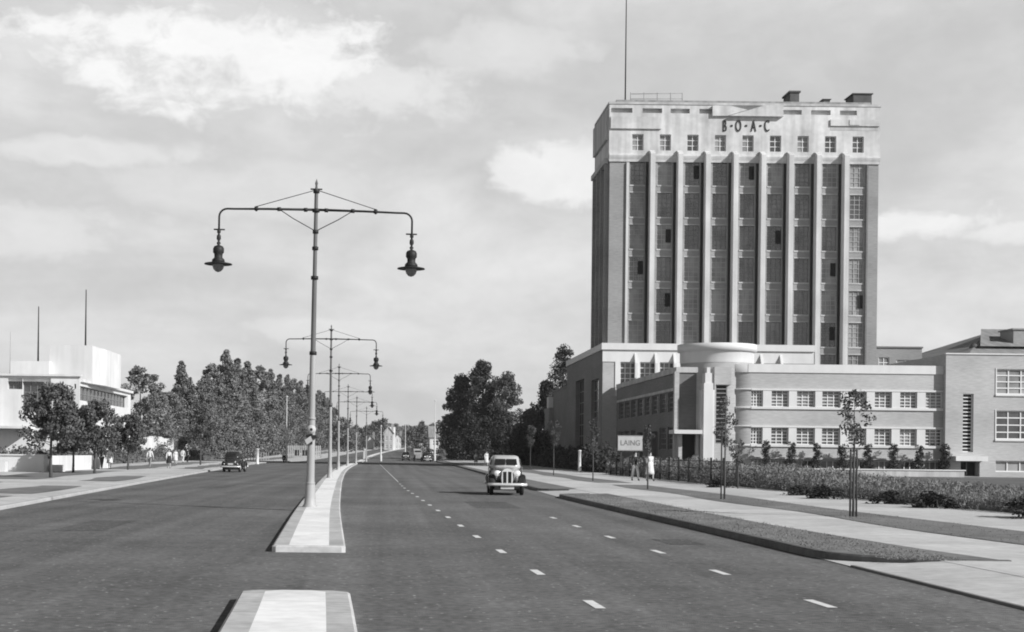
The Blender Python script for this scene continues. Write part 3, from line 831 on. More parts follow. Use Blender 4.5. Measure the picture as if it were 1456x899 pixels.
# ------------------------------------------------------------------ street lamps
def make_lamp():
    t = thing('street_lamp', '', 'street lamp', (0,0,0), 'twin-arm street lamps along the central island')
    m = MB()
    prof = [(.2, 0), (.2, .05), (.165, .1), (.145, .3), (.14, .6), (.118, .68), (.112, .8), (.1, 2.4), (.092, 2.5), (.082, 4.1), (.075, 4.2)]
    m.lathe(prof, (0,0,0), 14); m.build('pole', POLE, t)
    m = MB(); m.lathe([(.078, 4.19), (.07, 4.3), (.064, 6.2), (.056, 6.3), (.05, 8.6), (.028, 8.75), (.042, 8.82), (.0, 8.95)], (0,0,0), 12); m.build('upper_shaft', SHAFT, t)
    for z, r in ((.66, .13), (2.42, .112)):
        m = MB(); m.lathe([(.03, z-.04), (r, z-.03), (r, z+.03), (.03, z+.04)], (0,0,0), 14); m.build('collar', POLE, t)
    for z, r in ((4.2, .1), (6.25, .1), (7.05, .085), (7.5, .08), (8.08, .1), (8.6, .085)):
        m = MB(); m.lathe([(.03, z-.05), (r, z-.045), (r, z+.045), (.03, z+.05)], (0,0,0), 12)
        if z > 8.5: m.tube([(-.16, 0, 8.66), (.16, 0, 8.66)], .022, 6)
        m.build('collar', IRON, t)
    for s in (-1, 1):
        m = MB()
        pts = [(s*.05, 0, 8.1), (s*1.3, 0, 8.09), (s*2.2, 0, 8.07)]
        for k in range(6):
            a = PI/2*k/5; pts.append((s*(2.4+.22*math.sin(a)), 0, 8.07-.22*(1-math.cos(a))))
        pts += [(s*2.62, 0, 7.5)]
        m.tube(pts, [.036, .031, .027] + [.027]*7, 8)
        for x in (.28, 1.0, 1.62): m.tube([(s*(x-.05), 0, 8.095), (s*(x+.05), 0, 8.09)], .055, 8)
        m.tube([(s*1.62, 0, 8.02), (s*1.62, 0, 8.16)], .025, 6)
        m.tube([(s*2.46, 0, 7.5), (s*2.76, 0, 7.5)], .022, 6)
        arm = m.build('arm', IRON, t)
        m = MB()
        m.tube([(s*.07, 0, 8.62), (s*1.62, 0, 8.15)], .011, 5)
        pts = [(s*.06, 0, 7.55), (s*.3, 0, 7.68), (s*.62, 0, 7.85), (s*.95, 0, 8.06)]
        m.tube(pts, .013, 5)
        m.build('stay', IRON, t)
        m = MB(); c = (s*2.62, 0, 0)
        m.lathe([(.0, 7.52), (.05, 7.5), (.05, 7.42), (.025, 7.38), (.055, 7.33), (.06, 7.25), (.025, 7.18), (.06, 7.13), (.03, 7.08), (.12, 7.04), (.15, 6.98), (.15, 6.88), (.115, 6.83), (.11, 6.74), (.17, 6.68), (.18, 6.6), (0, 6.6)], c, 14)
        lan = m.build('lantern', IRON, t)
        m = MB(); m.lathe([(.1, 6.63), (.37, 6.575), (.38, 6.55), (.36, 6.55), (.1, 6.59)], c, 24); m.build('reflector', IRON, lan)
        m = MB(); m.lathe([(.15, 6.59), (.16, 6.5), (.13, 6.42), (.07, 6.36), (0, 6.34)], c, 14); m.build('globe', GLOBE, lan)
    return t
lamp = make_lamp()
lamp_labels = ['nearest and tallest twin-arm street lamp standing on the pale traffic island',
 'second twin-arm street lamp from the camera, right behind the nearest one',
 'third twin-arm street lamp along the island, its right lantern just under the second one\'s',
 'fourth twin-arm street lamp along the island, slim against the sky',
 'fifth twin-arm street lamp, where the island narrows far off',
 'sixth and farthest twin-arm street lamp before the island gap']
spots = []
p = gp(440.5, 721, KH); spots.append((p.x, p.y))
for px, hpx in ((469, 219), (481, 152), (494, 117), (506, 97), (520.5, 79)):
    d = 8.95*F/hpx; spots.append(((px-3-PX)*d/F if False else unroll(px, 665)[0]*d/F, d))
for i, (x, y) in enumerate(spots):
    o = place(lamp, (x, y, gz(y)+KH-.02), 0, 1, lamp_labels[i], i == 0)
    if i == 0:
        o.rotation_euler = (0, math.radians(.55), math.radians(1.5)); k_ = (at(450, 253, y).z-KH)/8.95; o.scale = (k_, k_, k_)
    else: o.rotation_euler = (0, math.radians(random.uniform(-.2, .3)), math.radians(random.uniform(-3, 3)))
# round sign and plate clamped to the nearest lamp
lx, ly_ = spots[0]
S = thing('post_sign', 'small round white sign with a slanted plate clamped to the nearest lamp post', 'sign', (lx, ly_, 2.2))
cz = at(443, 611, ly_).z; sx_ = at(443.3, 611, ly_).x
m = MB(); m.lathe([(0, -.02), (.125, -.02), (.125, .02), (0, .02)], (sx_, ly_-.2, cz), 20, axis='y'); dsc = m.build('disc', SIGNW, S)
m = MB(); m.lathe([(.0, -.024), (.04, -.024), (.04, -.0205), (0, -.0205)], (sx_, ly_-.2, cz), 12, axis='y'); m.build('disc_centre', LETTER, dsc)
m = MB(); m.obox((sx_-.12, ly_-.2, cz-.42), (.16, 0, .11), (-.06, 0, .13), (0, .02, 0)); m.build('plate', SIGNW, S)
m = MB(); m.box(sx_-.14, sx_+.14, ly_-.17, ly_+.16, cz-.24, cz-.15); m.box(sx_-.03, sx_+.03, ly_-.18, ly_-.1, cz-.4, cz+.08); m.build('clamp', IRON, S)

# ------------------------------------------------------------------ cars
def rrect(cx, cz, hw, hz, y, n=5, r=.35, top=.5):
    """rounded-rectangle ring in the x-z plane at y"""
    pts = []
    for k in range(20):
        a = 2*PI*k/20 + PI/20
        c, s = math.cos(a), math.sin(a)
        e = 2/3.4
        pts.append((cx + hw*math.copysign(abs(c)**e, c), y, cz + hz*math.copysign(abs(s)**e, s)))
    return pts
def make_car(name, label, loc, body, wing, rz=0, group=None):
    t = thing(name, label, 'car', (0,0,0), group)
    sec = [(-1.72, .2, .50, .98), (-1.6, .24, .47, 1.03), (-1.1, .34, .44, 1.06), (-.62, .5, .42, 1.10), (-.2, .62, .40, 1.12), (.3, .66, .40, 1.13), (.95, .66, .40, 1.13), (1.4, .6, .42, 1.1), (1.75, .46, .46, .98), (1.92, .32, .5, .8)]
    m = MB(); m.loft([rrect(0, (a+b)/2, hw, (b-a)/2, y) for y, hw, a, b in sec], flip=True); m.build('body', body, t)
    def rr(hw, y0, y1, z):
        pts = []
        for k in range(24):
            a = 2*PI*k/24; e = 2/4.5
            c, s = math.cos(a), math.sin(a)
            pts.append((hw*math.copysign(abs(c)**e, c), (y0+y1)/2 + (y1-y0)/2*math.copysign(abs(s)**e, s), z))
        return pts
    m = MB(); m.loft([rr(.63, -.5, 1.5, 1.04), rr(.62, -.44, 1.43, 1.18), rr(.585, -.33, 1.3, 1.36), rr(.55, -.24, 1.16, 1.48), rr(.5, -.14, 1.02, 1.545), rr(.38, .05, .8, 1.575)]); m.build('cabin', CARL if body is CARG else body, t)
    # windscreen, rear and side windows
    m = MB()
    for a, b in ((-.46, -.02), (.02, .46)):
        m.add([(a, -.46, 1.19), (b, -.46, 1.19), (b*.93, -.325, 1.43), (a*.93, -.325, 1.43)], [(0,1,2,3)])
    m.build('windscreen', CGLASS, t)
    m = MB(); m.add([(-.3, 1.425, 1.22), (.3, 1.425, 1.22), (.27, 1.3, 1.4), (-.27, 1.3, 1.4)], [(3,2,1,0)]); m.build('rear_window', CGLASS, t)
    for s in (-1, 1):
        for y0, y1 in ((-.22, .32), (.4, .98)):
            m = MB(); q = [(s*.636, y0, 1.19), (s*.636, y1, 1.19), (s*.585, y1-.04, 1.42), (s*.585, y0+.1, 1.42)]
            m.add(q, [(0,1,2,3) if s > 0 else (3,2,1,0)]); m.build('side_window', CGLASS, t)
        m = MB(); m.obox((s*.655, -.2, .5), (s*.02, 0, 0), (0, .56, 0), (0, 0, .62)); d = m.build('door', body, t)
        m = MB(); m.tube([(s*.69, .22, 1.0), (s*.69, .34, 1.0)], .013, 6); m.build('handle', CHROME, d)
        # wings: front and rear arcs joined by the running board
        def wing_sweep(pts, nm):
            rings = []
            for i, (y, z, w) in enumerate(pts):
                y0, z0, _ = pts[max(i-1, 0)]; y1, z1, _ = pts[min(i+1, len(pts)-1)]
                tv = Vector((0, y1-y0, z1-z0)).normalized(); nv = Vector((0, -tv.z, tv.y))
                ring = []
                for k in range(12):
                    a = 2*PI*k/12
                    ring.append(Vector((s*.60, y, z)) + Vector((1,0,0))*w*math.cos(a) + nv*.075*max(math.sin(a), -.35))
                rings.append(ring)
            mm = MB(); mm.loft(rings); return mm.build(nm, wing, t)
        fp_ = [(-1.72, .42, .09)] + [(-1.2 - .47*math.cos(a), .34 + .43*math.sin(a), .15) for a in [.25, .6, 1.0, 1.4, 1.8]] + [(-.95, .66, .15), (-.72, .48, .14), (-.5, .33, .12), (-.3, .29, .1)]
        wing_sweep(fp_, 'front_wing')
        rp_ = [(.62, .29, .1), (.8, .42, .12)] + [(1.25 - .45*math.cos(a), .34 + .42*math.sin(a), .15) for a in [.5, .9, 1.3, 1.7, 2.1, 2.5]] + [(1.75, .42, .1)]
        wing_sweep(rp_, 'rear_wing')
        m = MB(); m.box(min(s*.52, s*.74), max(s*.52, s*.74), -.5, .75, .27, .31); m.build('running_board', wing, t)
        for y in (-1.2, 1.25):
            c = (s*.6, y, .33)
            m = MB(); m.lathe([(.2, -.07), (.3, -.075), (.33, -.05), (.335, 0), (.33, .05), (.3, .075), (.2, .07), (.2, -.07)], c, 20, axis='x'); w = m.build('wheel', TYRE, t)
            m = MB(); m.lathe([(0, -.05), (.2, -.055), (.21, .0), (.2, .055), (.1, .06), (.09, .085), (0, .09)] if s > 0 else [(0, -.09), (.09, -.085), (.1, -.06), (.2, -.055), (.21, 0), (.2, .055), (0, .05)], c, 16, axis='x'); m.build('rim', CARL, w)
        c = (s*.39, -1.66, .86)
        m = MB(); m.lathe([(.0, .22), (.06, .19), (.105, .1), (.125, 0), (.12, -.02)], c, 16, axis='y'); m.tube([(s*.39, -1.6, .78), (s*.42, -1.55, .6)], .02, 6); h = m.build('headlight', CHROME, t)
        m = MB(); m.lathe([(.12, -.02), (.08, -.045), (0, -.055)], c, 16, axis='y'); m.build('lens', LENS, h)
        m = MB(); m.lathe([(0, -.015), (.045, -.012), (.045, .05), (0, .05)], (s*.5, 1.8, .62), 10, axis='y'); m.build('tail_light', LENS, t)
    # grille shell with slats
    m = MB()
    m.loft([[(x, y, z) for x, z in ((-.2, .42), (.2, .42), (.225, .7), (.2, .95), (.1, 1.04), (0, 1.06), (-.1, 1.04), (-.2, .95), (-.225, .7))] for y in (-1.80, -1.72)], smooth=False); g = m.build('grille', CHROME, t)
    for a, b in ((-.165, -.03), (.03, .165)):
        m = MB(); m.add([(a, -1.806, .47), (b, -1.806, .47), (b, -1.806, .93), (a, -1.806, .93)], [(0,1,2,3)]); m.build('grille_slats', DARK, g)
    for nm, y in (('front_bumper', -2.0), ('rear_bumper', 2.05)):
        m = MB(); k = -1 if y < 0 else 1
        m.tube([(-.76, y-k*.08, .43), (-.5, y, .43), (0, y+k*.03, .43), (.5, y, .43), (.76, y-k*.08, .43)], .06, 8)
        m.tube([(-.35, y, .43), (-.35, y-k*.35, .45)], .025, 6); m.tube([(.35, y, .43), (.35, y-k*.35, .45)], .025, 6)
        m.build(nm, CHROME, t)
    m = MB(); m.box(-.26, .26, -1.99, -1.97, .25, .36); m.build('number_plate', PLATE, t)
    m = MB(); m.box(-.2, .2, 1.96, 1.98, .56, .68); m.build('number_plate', PLATE, t)
    m = MB(); m.box(-.5, .5, -1.7, 1.7, .2, .41); m.build('chassis', TYRE, t)
    t.location = loc; t.rotation_euler = (0, 0, rz)
    return t
p = gp(721.5, 704, 0)
make_car('saloon_car', 'grey saloon car with pale roof and bright upright grille driving towards the camera', (p.x, p.y+1.2, 0), CARG, CARB, math.radians(-2))
p = gp(331.5, 671.5, 0)
make_car('saloon_car', 'black saloon car seen from behind driving away near the left kerb', (p.x, p.y+1.0, 0), CARB, CARB, PI+math.radians(-3))
for (px, dd, b, lab, rz) in ((577, 262, CARB, 'small dark car far down the right carriageway, left of the pale van', 0), (606, 250, CARB, 'small dark car at the far right kerb beside the pale lamp column', .1)):
    x = unroll(px, 650)[0]*dd/F
    make_car('saloon_car', lab, (x, dd, gz(dd)), b, CARB, rz)
# far pale van
dd = 256; x = unroll(594, 650)[0]*dd/F
V = thing('delivery_van', 'pale boxy delivery van between two small dark cars far down the road', 'van', (x, dd, gz(dd)))
m = MB(); m.box(x-.75, x+.75, dd, dd+2.6, gz(dd)+.6, gz(dd)+2.2); m.build('cargo_box', CARL, V)
m = MB(); m.loft([[(x+a*w, y, gz(dd)+z) for a, z in ((-1, z0), (1, z0), (1, z1), (-1, z1))] for y, w, z0, z1 in ((dd-1.5, .4, .5, 1.1), (dd-.8, .55, .5, 1.2), (dd-.78, .68, .5, 1.3), (dd-.3, .7, .5, 2.0), (dd-.01, .7, .5, 2.0))], smooth=False); m.build('cab', CARG, V)
m = MB(); m.quad((x-.55, dd-.66, gz(dd)+1.45), (x+.55, dd-.66, gz(dd)+1.45), (x+.55, dd-.42, gz(dd)+1.88), (x-.55, dd-.42, gz(dd)+1.88)); m.build('windscreen', CGLASS, V)
for sx in (-.65, .65):
    for yy in (-.9, 1.9):
        m = MB(); m.lathe([(0, -.08), (.36, -.08), (.36, .08), (0, .08)], (x+sx, dd+yy, gz(dd)+.36), 14, axis='x'); m.build('wheel', TYRE, V)

# ------------------------------------------------------------------ people
def skin_mesh(verts, edges, radii, sub=1):
    me = bpy.data.meshes.new('tmp'); me.from_pydata(verts, edges, [])
    o = bpy.data.objects.new('tmp', me); COL.objects.link(o)
    md = o.modifiers.new('s', 'SKIN'); md.use_smooth_shade = True
    sv_ = me.skin_vertices[0].data
    for i, r in enumerate(radii):
        sv_[i].radius = (r, r); sv_[i].use_root = (i == 0)
    s2 = o.modifiers.new('b', 'SUBSURF'); s2.levels = sub; s2.render_levels = sub
    dg = bpy.context.evaluated_depsgraph_get()
    out = bpy.data.meshes.new_from_object(o.evaluated_get(dg))
    bpy.data.objects.remove(o); bpy.data.meshes.remove(me)
    return out
def link_mesh(name, me, m, parent):
    me.name = name; me.materials.clear(); me.materials.append(m)
    o = bpy.data.objects.new(name, me); COL.objects.link(o); o.parent = parent; ORG[o.name] = Vector((0,0,0))
    return o
def person(label, loc, rz, h=1.72, top=CLOTHD, bottom=CLOTHD, style='trousers', st=.16, group=None, hair=HAIR, bare=False):
    t = thing('person', label, 'person', (0,0,0), group)
    V = []; E = []; Rr = []; ix = {}
    def v(k, p, r, to=None):
        ix[k] = len(V); V.append(p); Rr.append(r)
        if to: E.append((ix[to], ix[k]))
    v('pel', (0, 0, .96), .125); v('sp', (0, 0, 1.14), .115, 'pel'); v('ch', (0, 0, 1.34), .145, 'sp'); v('nk', (0, -.01, 1.5), .055, 'ch')
    v('h1', (0, -.02, 1.58), .075, 'nk'); v('h2', (0, -.02, 1.66), .095, 'h1'); v('h3', (0, -.01, 1.735), .06, 'h2')
    for s, n in ((-1, 'l'), (1, 'r')):
        sw = st*s
        v('sh'+n, (s*.17, 0, 1.42), .06, 'ch'); v('el'+n, (s*.225, .04+sw*.5, 1.16), .043, 'sh'+n); v('wr'+n, (s*.23, -.06+sw*1.1, .93), .029, 'el'+n)
        v('pa'+n, (s*.232, -.075+sw*1.2, .86), .032, 'wr'+n)
        for k in range(4): 
            y = -.11+.024*k+sw*1.2
            v(f'f{k}'+n, (s*.235, y, .80-.012*(k in (1,2))), .0095, 'pa'+n); v(f'g{k}'+n, (s*.222, y-.005, .755-.014*(k in (1,2))), .008, f'f{k}'+n)
        v('th'+n, (s*.21, -.115+sw*1.2, .83), .011, 'pa'+n)
        v('hp'+n, (s*.09, 0, .88), .088, 'pel'); v('kn'+n, (s*.095, -.03-sw, .49), .058, 'hp'+n); v('an'+n, (s*.095, .02-sw*1.5, .09), .04, 'kn'+n); v('to'+n, (s*.1, -.13-sw*1.5, .045), .038, 'an'+n)
    link_mesh('body', skin_mesh(V, E, Rr), SKIN, t)
    def sub(keys, dr, name, m, rad=None):
        kk = {k: i for i, k in enumerate(keys)}
        ed = [(kk[a], kk[b]) for a in keys for b in keys if (ix[a], ix[b]) in E]
        link_mesh(name, skin_mesh([V[ix[k]] for k in keys], ed, [Rr[ix[k]]+dr for k in keys]), m, t)
    arms = [] if bare else ['shl', 'ell', 'wrl', 'shr', 'elr', 'wrr']
    sub(['sp', 'pel', 'ch'] + (arms or ['shl', 'ell', 'shr', 'elr']), .022, 'jacket' if style == 'trousers' else 'top', top)
    if style == 'trousers':
        sub(['pel', 'hpl', 'knl', 'anl', 'hpr', 'knr', 'anr'], .024, 'trousers', bottom)
    else:
        m = MB(); rings = []
        hem = .48 if style == 'dress' else .42
        for z, a, b in ((1.16, .15, .12), (1.0, .19, .16), (.8, .22, .2), (.6, .25, .24), (hem, .27, .27)):
            rings.append([(a*math.cos(2*PI*k/20)*(1+.04*math.cos(5*2*PI*k/20)*(1.2-z)), b*math.sin(2*PI*k/20)*(1+.05*math.sin(6*2*PI*k/20)*(1.2-z)), z) for k in range(20)])
        m.loft(rings, flip=True); m.build('skirt' if style == 'dress' else 'coat_skirt', bottom, t)
    for n in 'lr': sub(['an'+n, 'to'+n], .012, 'shoe', SHOE)
    m = MB(); m.lathe([(0, 1.775), (.06, 1.765), (.1, 1.72), (.108, 1.66), (.095, 1.62)], (0, .014, 0), 14); m.build('hair', hair, t)
    s = h/1.76
    t.location = loc; t.rotation_euler = (0, 0, rz); t.scale = (s, s, s)
    return t
PZR = VZ-.004
def pers(px, py, label, h, rz=0, z=PZR, **k):
    p = gp(px, py, z); return person(label, tuple(p), rz, h, **k)
pers(903, 684, 'man in dark jacket and pale trousers walking by the hedge', 1.74, .3, top=CLOTHD, bottom=CLOTHL)
pers(924, 684.5, 'person in long pale coat walking beside the man in the dark jacket', 1.74, .3, top=CLOTHW, bottom=CLOTHW, style='coat', bottom_=None) if False else pers(924, 684.5, 'person in long pale coat walking beside the man in the dark jacket', 1.74, .3, top=CLOTHW, bottom=CLOTHW, style='coat')
pers(857, 672, 'person all in dark clothes standing near the white gatepost', 1.6, 2.8, top=CLOTHD, bottom=CLOTHD, style='coat')
pers(691.5, 663.5, 'person in white standing on the footway behind the grey car', 1.78, .2, top=CLOTHW, bottom=CLOTHW, style='coat')
pers(676.5, 662, 'small far person in a pale top left of the person in white', 1.6, .2, top=CLOTHL, bottom=CLOTHM, style='dress')
pers(144.5, 667.5, 'man in a dark suit walking on the left footway', 1.76, 3.0, LZ, top=CLOTHD, bottom=CLOTHD)
pers(156, 667, 'woman in a pale grey dress beside the man in the dark suit', 1.66, 3.2, LZ, top=CLOTHL, bottom=CLOTHL, style='dress')
pers(213, 666, 'person in a white shirt and grey trousers alone on the left footway', 1.7, 2.9, LZ, top=CLOTHW, bottom=CLOTHM)
pers(240, 666, 'person in a pale shirt and dark shorts-length skirt on the left footway', 1.6, .2, LZ, top=CLOTHL, bottom=CLOTHD, style='dress')
pers(249.5, 661, 'small figure in a white dress on the left footway near a dark-suited man', 1.6, .2, LZ, top=CLOTHW, bottom=CLOTHW, style='dress')
pers(260, 658, 'person in light clothes walking with a dark-suited man farther off', 1.72, 3.1, LZ, top=CLOTHW, bottom=CLOTHL)
pers(266.5, 658, 'dark-suited man farther along the left footway beside a person in light clothes', 1.76, 3.1, LZ, top=CLOTHD, bottom=CLOTHD)
pers(440, 656, 'far person in white beyond the left carriageway near the pale hoarding', 1.7, .1, LZ, top=CLOTHW, bottom=CLOTHL) if False else None

# motorcycle with rider
p = gp(403.5, 657.5, 0); 
MC = thing('motorcycle', 'dark motorcycle riding away near the far left kerb', 'motorcycle', (0,0,0))
for y in (-.65, .65):
    m = MB(); m.lathe([(.27, -.04), (.32, -.05), (.34, 0), (.32, .05), (.27, .04), (.27, -.04)], (0, y, .34), 20, axis='x'); m.build('wheel', TYRE, MC)
m = MB(); m.tube([(0, .65, .34), (0, .1, .45), (0, -.35, .5), (0, -.5, .95)], .05, 8); m.tube([(0, -.65, .34), (0, -.48, 1.0)], .03, 6); m.loft([rrect(0, .45, .14, .16, y) for y in (-.3, .2)]); m.build('frame', IRON, MC)
m = MB(); m.loft([rrect(0, .82, w, .1, y) for y, w in ((-.4, .06), (-.25, .14), (.05, .13), (.12, .06))]); m.build('tank', CARB, MC)
m = MB(); m.loft([rrect(0, .8, w, .05, y) for y, w in ((.12, .08), (.3, .15), (.5, .13))]); m.build('saddle', SHOE, MC)
m = MB(); m.tube([(-.36, -.3, 1.02), (-.15, -.45, 1.03), (.15, -.45, 1.03), (.36, -.3, 1.02)], .018, 6); m.build('handlebar', CHROME, MC)
m = MB(); m.box(-.09, .09, .9, .92, .5, .62); m.build('number_plate', PLATE, MC)
MC.location = tuple(p); MC.rotation_euler = (0, 0, PI)
RD = thing('person', 'rider in a white shirt sitting on the dark motorcycle', 'person', (0,0,0))
V_ = [(0, .28, .92), (0, .2, 1.1), (0, .1, 1.3), (0, .05, 1.45), (0, .02, 1.56), (0, .01, 1.64), (0, .02, 1.7)]
E_ = [(i, i+1) for i in range(6)]; R_ = [.13, .12, .14, .055, .08, .095, .06]
for s in (-1, 1):
    n = len(V_); V_ += [(s*.18, .08, 1.36), (s*.27, -.05, 1.17), (s*.33, -.25, 1.05), (s*.35, -.3, 1.03), (s*.11, .2, .88), (s*.19, -.15, .72), (s*.18, .08, .36), (s*.18, -.08, .31)]
    E_ += [(2, n), (n, n+1), (n+1, n+2), (n+2, n+3), (0, n+4), (n+4, n+5), (n+5, n+6), (n+6, n+7)]; R_ += [.06, .045, .03, .035, .09, .065, .045, .04]
link_mesh('body', skin_mesh(V_, E_, R_), SKIN, RD)
link_mesh('shirt', skin_mesh([V_[0], V_[1], V_[2], V_[7], V_[8], V_[9], V_[15], V_[16], V_[17]], [(0,1), (1,2), (2,3), (3,4), (4,5), (2,6), (6,7), (7,8)], [.15, .14, .165, .08, .065, .05, .08, .065, .05]), CLOTHW, RD)
link_mesh('trousers', skin_mesh([V_[0], V_[11], V_[12], V_[13], V_[19], V_[20], V_[21]], [(0,1), (1,2), (2,3), (0,4), (4,5), (5,6)], [.15, .11, .085, .06, .11, .085, .06]), CLOTHD, RD)
m = MB(); m.lathe([(0, 1.75), (.07, 1.73), (.11, 1.68), (.115, 1.62), (.1, 1.58)], (0, .03, 0), 12); m.build('cap', CLOTHW, RD)
RD.location = tuple(p); RD.rotation_euler = (0, 0, PI)

# ------------------------------------------------------------------ vegetation
def leaves(mb, rnd, pts, size, up=.0, elong=1.0):
    for x, y, z in pts:
        s = size*rnd.uniform(.6, 1.35)
        n = Vector((rnd.gauss(0, 1), rnd.gauss(0, 1), rnd.gauss(0, 1)+up)).normalized()
        a = n.orthogonal().normalized(); b = n.cross(a)
        th = rnd.uniform(0, 2*PI)
        u = (a*math.cos(th) + b*math.sin(th))*s*.5; w = (-a*math.sin(th) + b*math.cos(th))*s*.32*elong
        c = Vector((x, y, z))
        mb.add([c-u, c-w*.9+u*.1, c+u, c+w*.9-u*.05], [(0,1,2,3)])
def clump_pts(rnd, c, r, n, sq=.8):
    out = []
    for _ in range(n):
        d = Vector((rnd.gauss(0,1), rnd.gauss(0,1), rnd.gauss(0,1))).normalized()*r*rnd.random()**.38
        out.append((c[0]+d.x, c[1]+d.y, c[2]+d.z*sq))
    return out
def make_tree(name, label, cat, group, seed, h, z0, prof, ncl, per, rc, leaf, lm, trunk=.3, lean=0, sq=.85):
    """prof(t) crown radius at t in 0..1 from z0 to h; crown is a crowd of leaf clumps"""
    rnd = random.Random(seed)
    t = thing(name, label, cat, (0,0,0), group)
    mb = MB(); tips = []
    for k in range(ncl):
        tt = (k+rnd.random())/ncl
        r = prof(tt)
        a = rnd.uniform(0, 2*PI); q = r*math.sqrt(rnd.random())
        z = z0 + (h-z0)*tt
        c = (q*math.cos(a)+lean*tt, q*math.sin(a), z)
        rr = rc*rnd.uniform(.6, 1.3)*(1-(.6 if name == 'row_tree' else .3)*tt)
        leaves(mb, rnd, clump_pts(rnd, c, rr, int(per*rnd.uniform(.6, 1.3)), sq), leaf)
        if k % 3 == 0: tips.append(c)
    mb.build('crown', lm, t)
    tb = MB()
    top = z0 + (h-z0)*.8
    pts = [(0, 0, -.1), (rnd.uniform(-.1, .1)*trunk*3, 0, z0*.5), (lean*.1, rnd.uniform(-.05, .05), z0), (lean*.5, 0, z0+(top-z0)*.5), (lean*.8, 0, top)]
    tb.tube(pts, [trunk*1.25, trunk, trunk*.85, trunk*.5, trunk*.15], 8)
    for c in tips[:14]:
        zb_ = max(z0*.8, c[2] - (h-z0)*.18)
        f = (zb_-z0)/(h-z0)
        b = Vector((lean*max(f, 0), 0, zb_)); e = Vector(c)
        mid = (b+e)/2 + Vector((0, 0, -.1*(e-b).length))
        tb.tube([b, mid, e], [trunk*.32, trunk*.2, trunk*.07], 5)
    tb.build('trunk', BARK, t)
    return t
def bulge(r, peak=.4, lo=.5, hi=.12):
    def f(t):
        if t < peak: return r*(lo + (1-lo)*math.sin(PI/2*t/peak))
        return r*(hi + (1-hi)*math.cos(PI/2*(t-peak)/(1-peak)))
    return f
# tall row beyond the left wall: variants then copies
POP = []
specs = [(20, .9, bulge(3.1, .22, .95, .02), 95), (20, .9, bulge(2.6, .2, .95, .02), 84), (18, .9, bulge(5.2, .42, .7, .35), 110), (19, .9, bulge(4.3, .35, .8, .15), 100)]
rowlab = 'tall leafy tree merged into the long row beyond the left footway'
rnd = random.Random(21)
G1 = 'tall trees in the long row left of the road'
for i, (h, z0, pf, nc) in enumerate(specs):
    POP.append(make_tree('row_tree', rowlab, 'tree', G1, 100+i, h, z0, pf, nc, 115, 1.6, .44, LEAFL, .35))
# crown tops measured along the row: (pixel x, pixel top y, distance, variant, label)
row = [(200, 524, 195, 2, 'round-headed dark tree right behind the white modern building'),
 (222, 548, 205, 3, 'lower tree between the round-headed tree and the tall slim one'),
 (258, 515, 225, 1, 'tall slim tree with a pointed top left of the tallest trees'),
 (240, 560, 215, 2, None), (283, 545, 232, 3, None),
 (303, 519, 245, 3, 'broad tree just left of the tallest tree in the left row'),
 (322, 499, 255, 1, 'tallest tree of the left row, pointed top above the black car'),
 (312, 540, 240, 0, None), (331, 524, 250, 1, None), (344, 527, 264, 1, None), (270, 538, 226, 1, None), (295, 534, 236, 0, None), (360, 532, 275, 1, None), (338, 512, 262, 0, None), (352, 516, 272, 0, None), (368, 522, 290, 3, None), (385, 526, 305, 1, None), (398, 534, 325, 0, None), (409, 534, 345, 1, None), (419, 540, 365, 3, None), (428, 543, 390, 0, None), (437, 548, 415, 1, None), (445, 552, 440, 0, None), (453, 556, 470, 3, None), (460, 560, 505, 0, None), (466, 566, 540, 1, None), (471, 574, 580, 0, None), (475, 580, 620, 3, None)]
used = set()
for px, py, d, vi, lab in row:
    p = at(px, py, d); h0 = specs[vi][0]
    base = gz(d)
    s = (p.z-base)/h0
    src = POP[vi]
    o = place(src, (p.x, d, base), rnd.uniform(0, 6.28), (s*(1.15 if d < 300 else 1.05), s*(1.15 if d < 300 else 1.05), s), lab or rowlab, vi not in used)
    used.add(vi)
    if lab: pass
# lower bushes under the row
BUSH = make_tree('bush', 'low bush at the foot of the tall tree row', 'bush', 'low bushes under the tall row', 77, 4.2, .2, bulge(2.4, .35, .8, .3), 26, 46, 1.0, .42, LEAF, .12)
first = True
for k, d in enumerate([228, 240, 252, 264, 277, 291, 306, 322, 340, 360, 382]):
    x = -35.5 + rnd.uniform(-1, 1) if d < 250 else -33 + (d-250)*.03 + rnd.uniform(-1, 1)
    place(BUSH, (x, d, gz(d)), rnd.uniform(0, 6), rnd.uniform(.8, 1.25), None, first); first = False
# left footway trees
def street_tree(px, py, top, wpx, label, seed, z=LZ, lm=LEAF, z0f=.37):
    p = gp(px, py, z); h = at(px, top, p.y).z - z; w = wpx*p.y/F/2
    t = make_tree('street_tree', label, 'tree', 'clipped street trees on the left footway', seed, h, h*z0f, bulge(w*1.3, .38, .9, .45), 66, 125, w*.42, .19, lm, .075)
    t.location = tuple(p); return t
street_tree(72, 679, 549, 62, 'largest clipped street tree, dark round crown in front of the white building', 31, z0f=.4)
street_tree(134.5, 673, 573, 52, 'clipped street tree with a dark crown right of the largest one', 32)
street_tree(182, 668, 592, 36, 'slim sparse street tree beside the white building\'s right edge', 33)
street_tree(104, 672, 583, 34, 'street tree with a narrow crown between the two dark round ones', 34)
street_tree(285, 661, 575, 30, 'thin street tree in front of the pale wall left of the black car', 35)
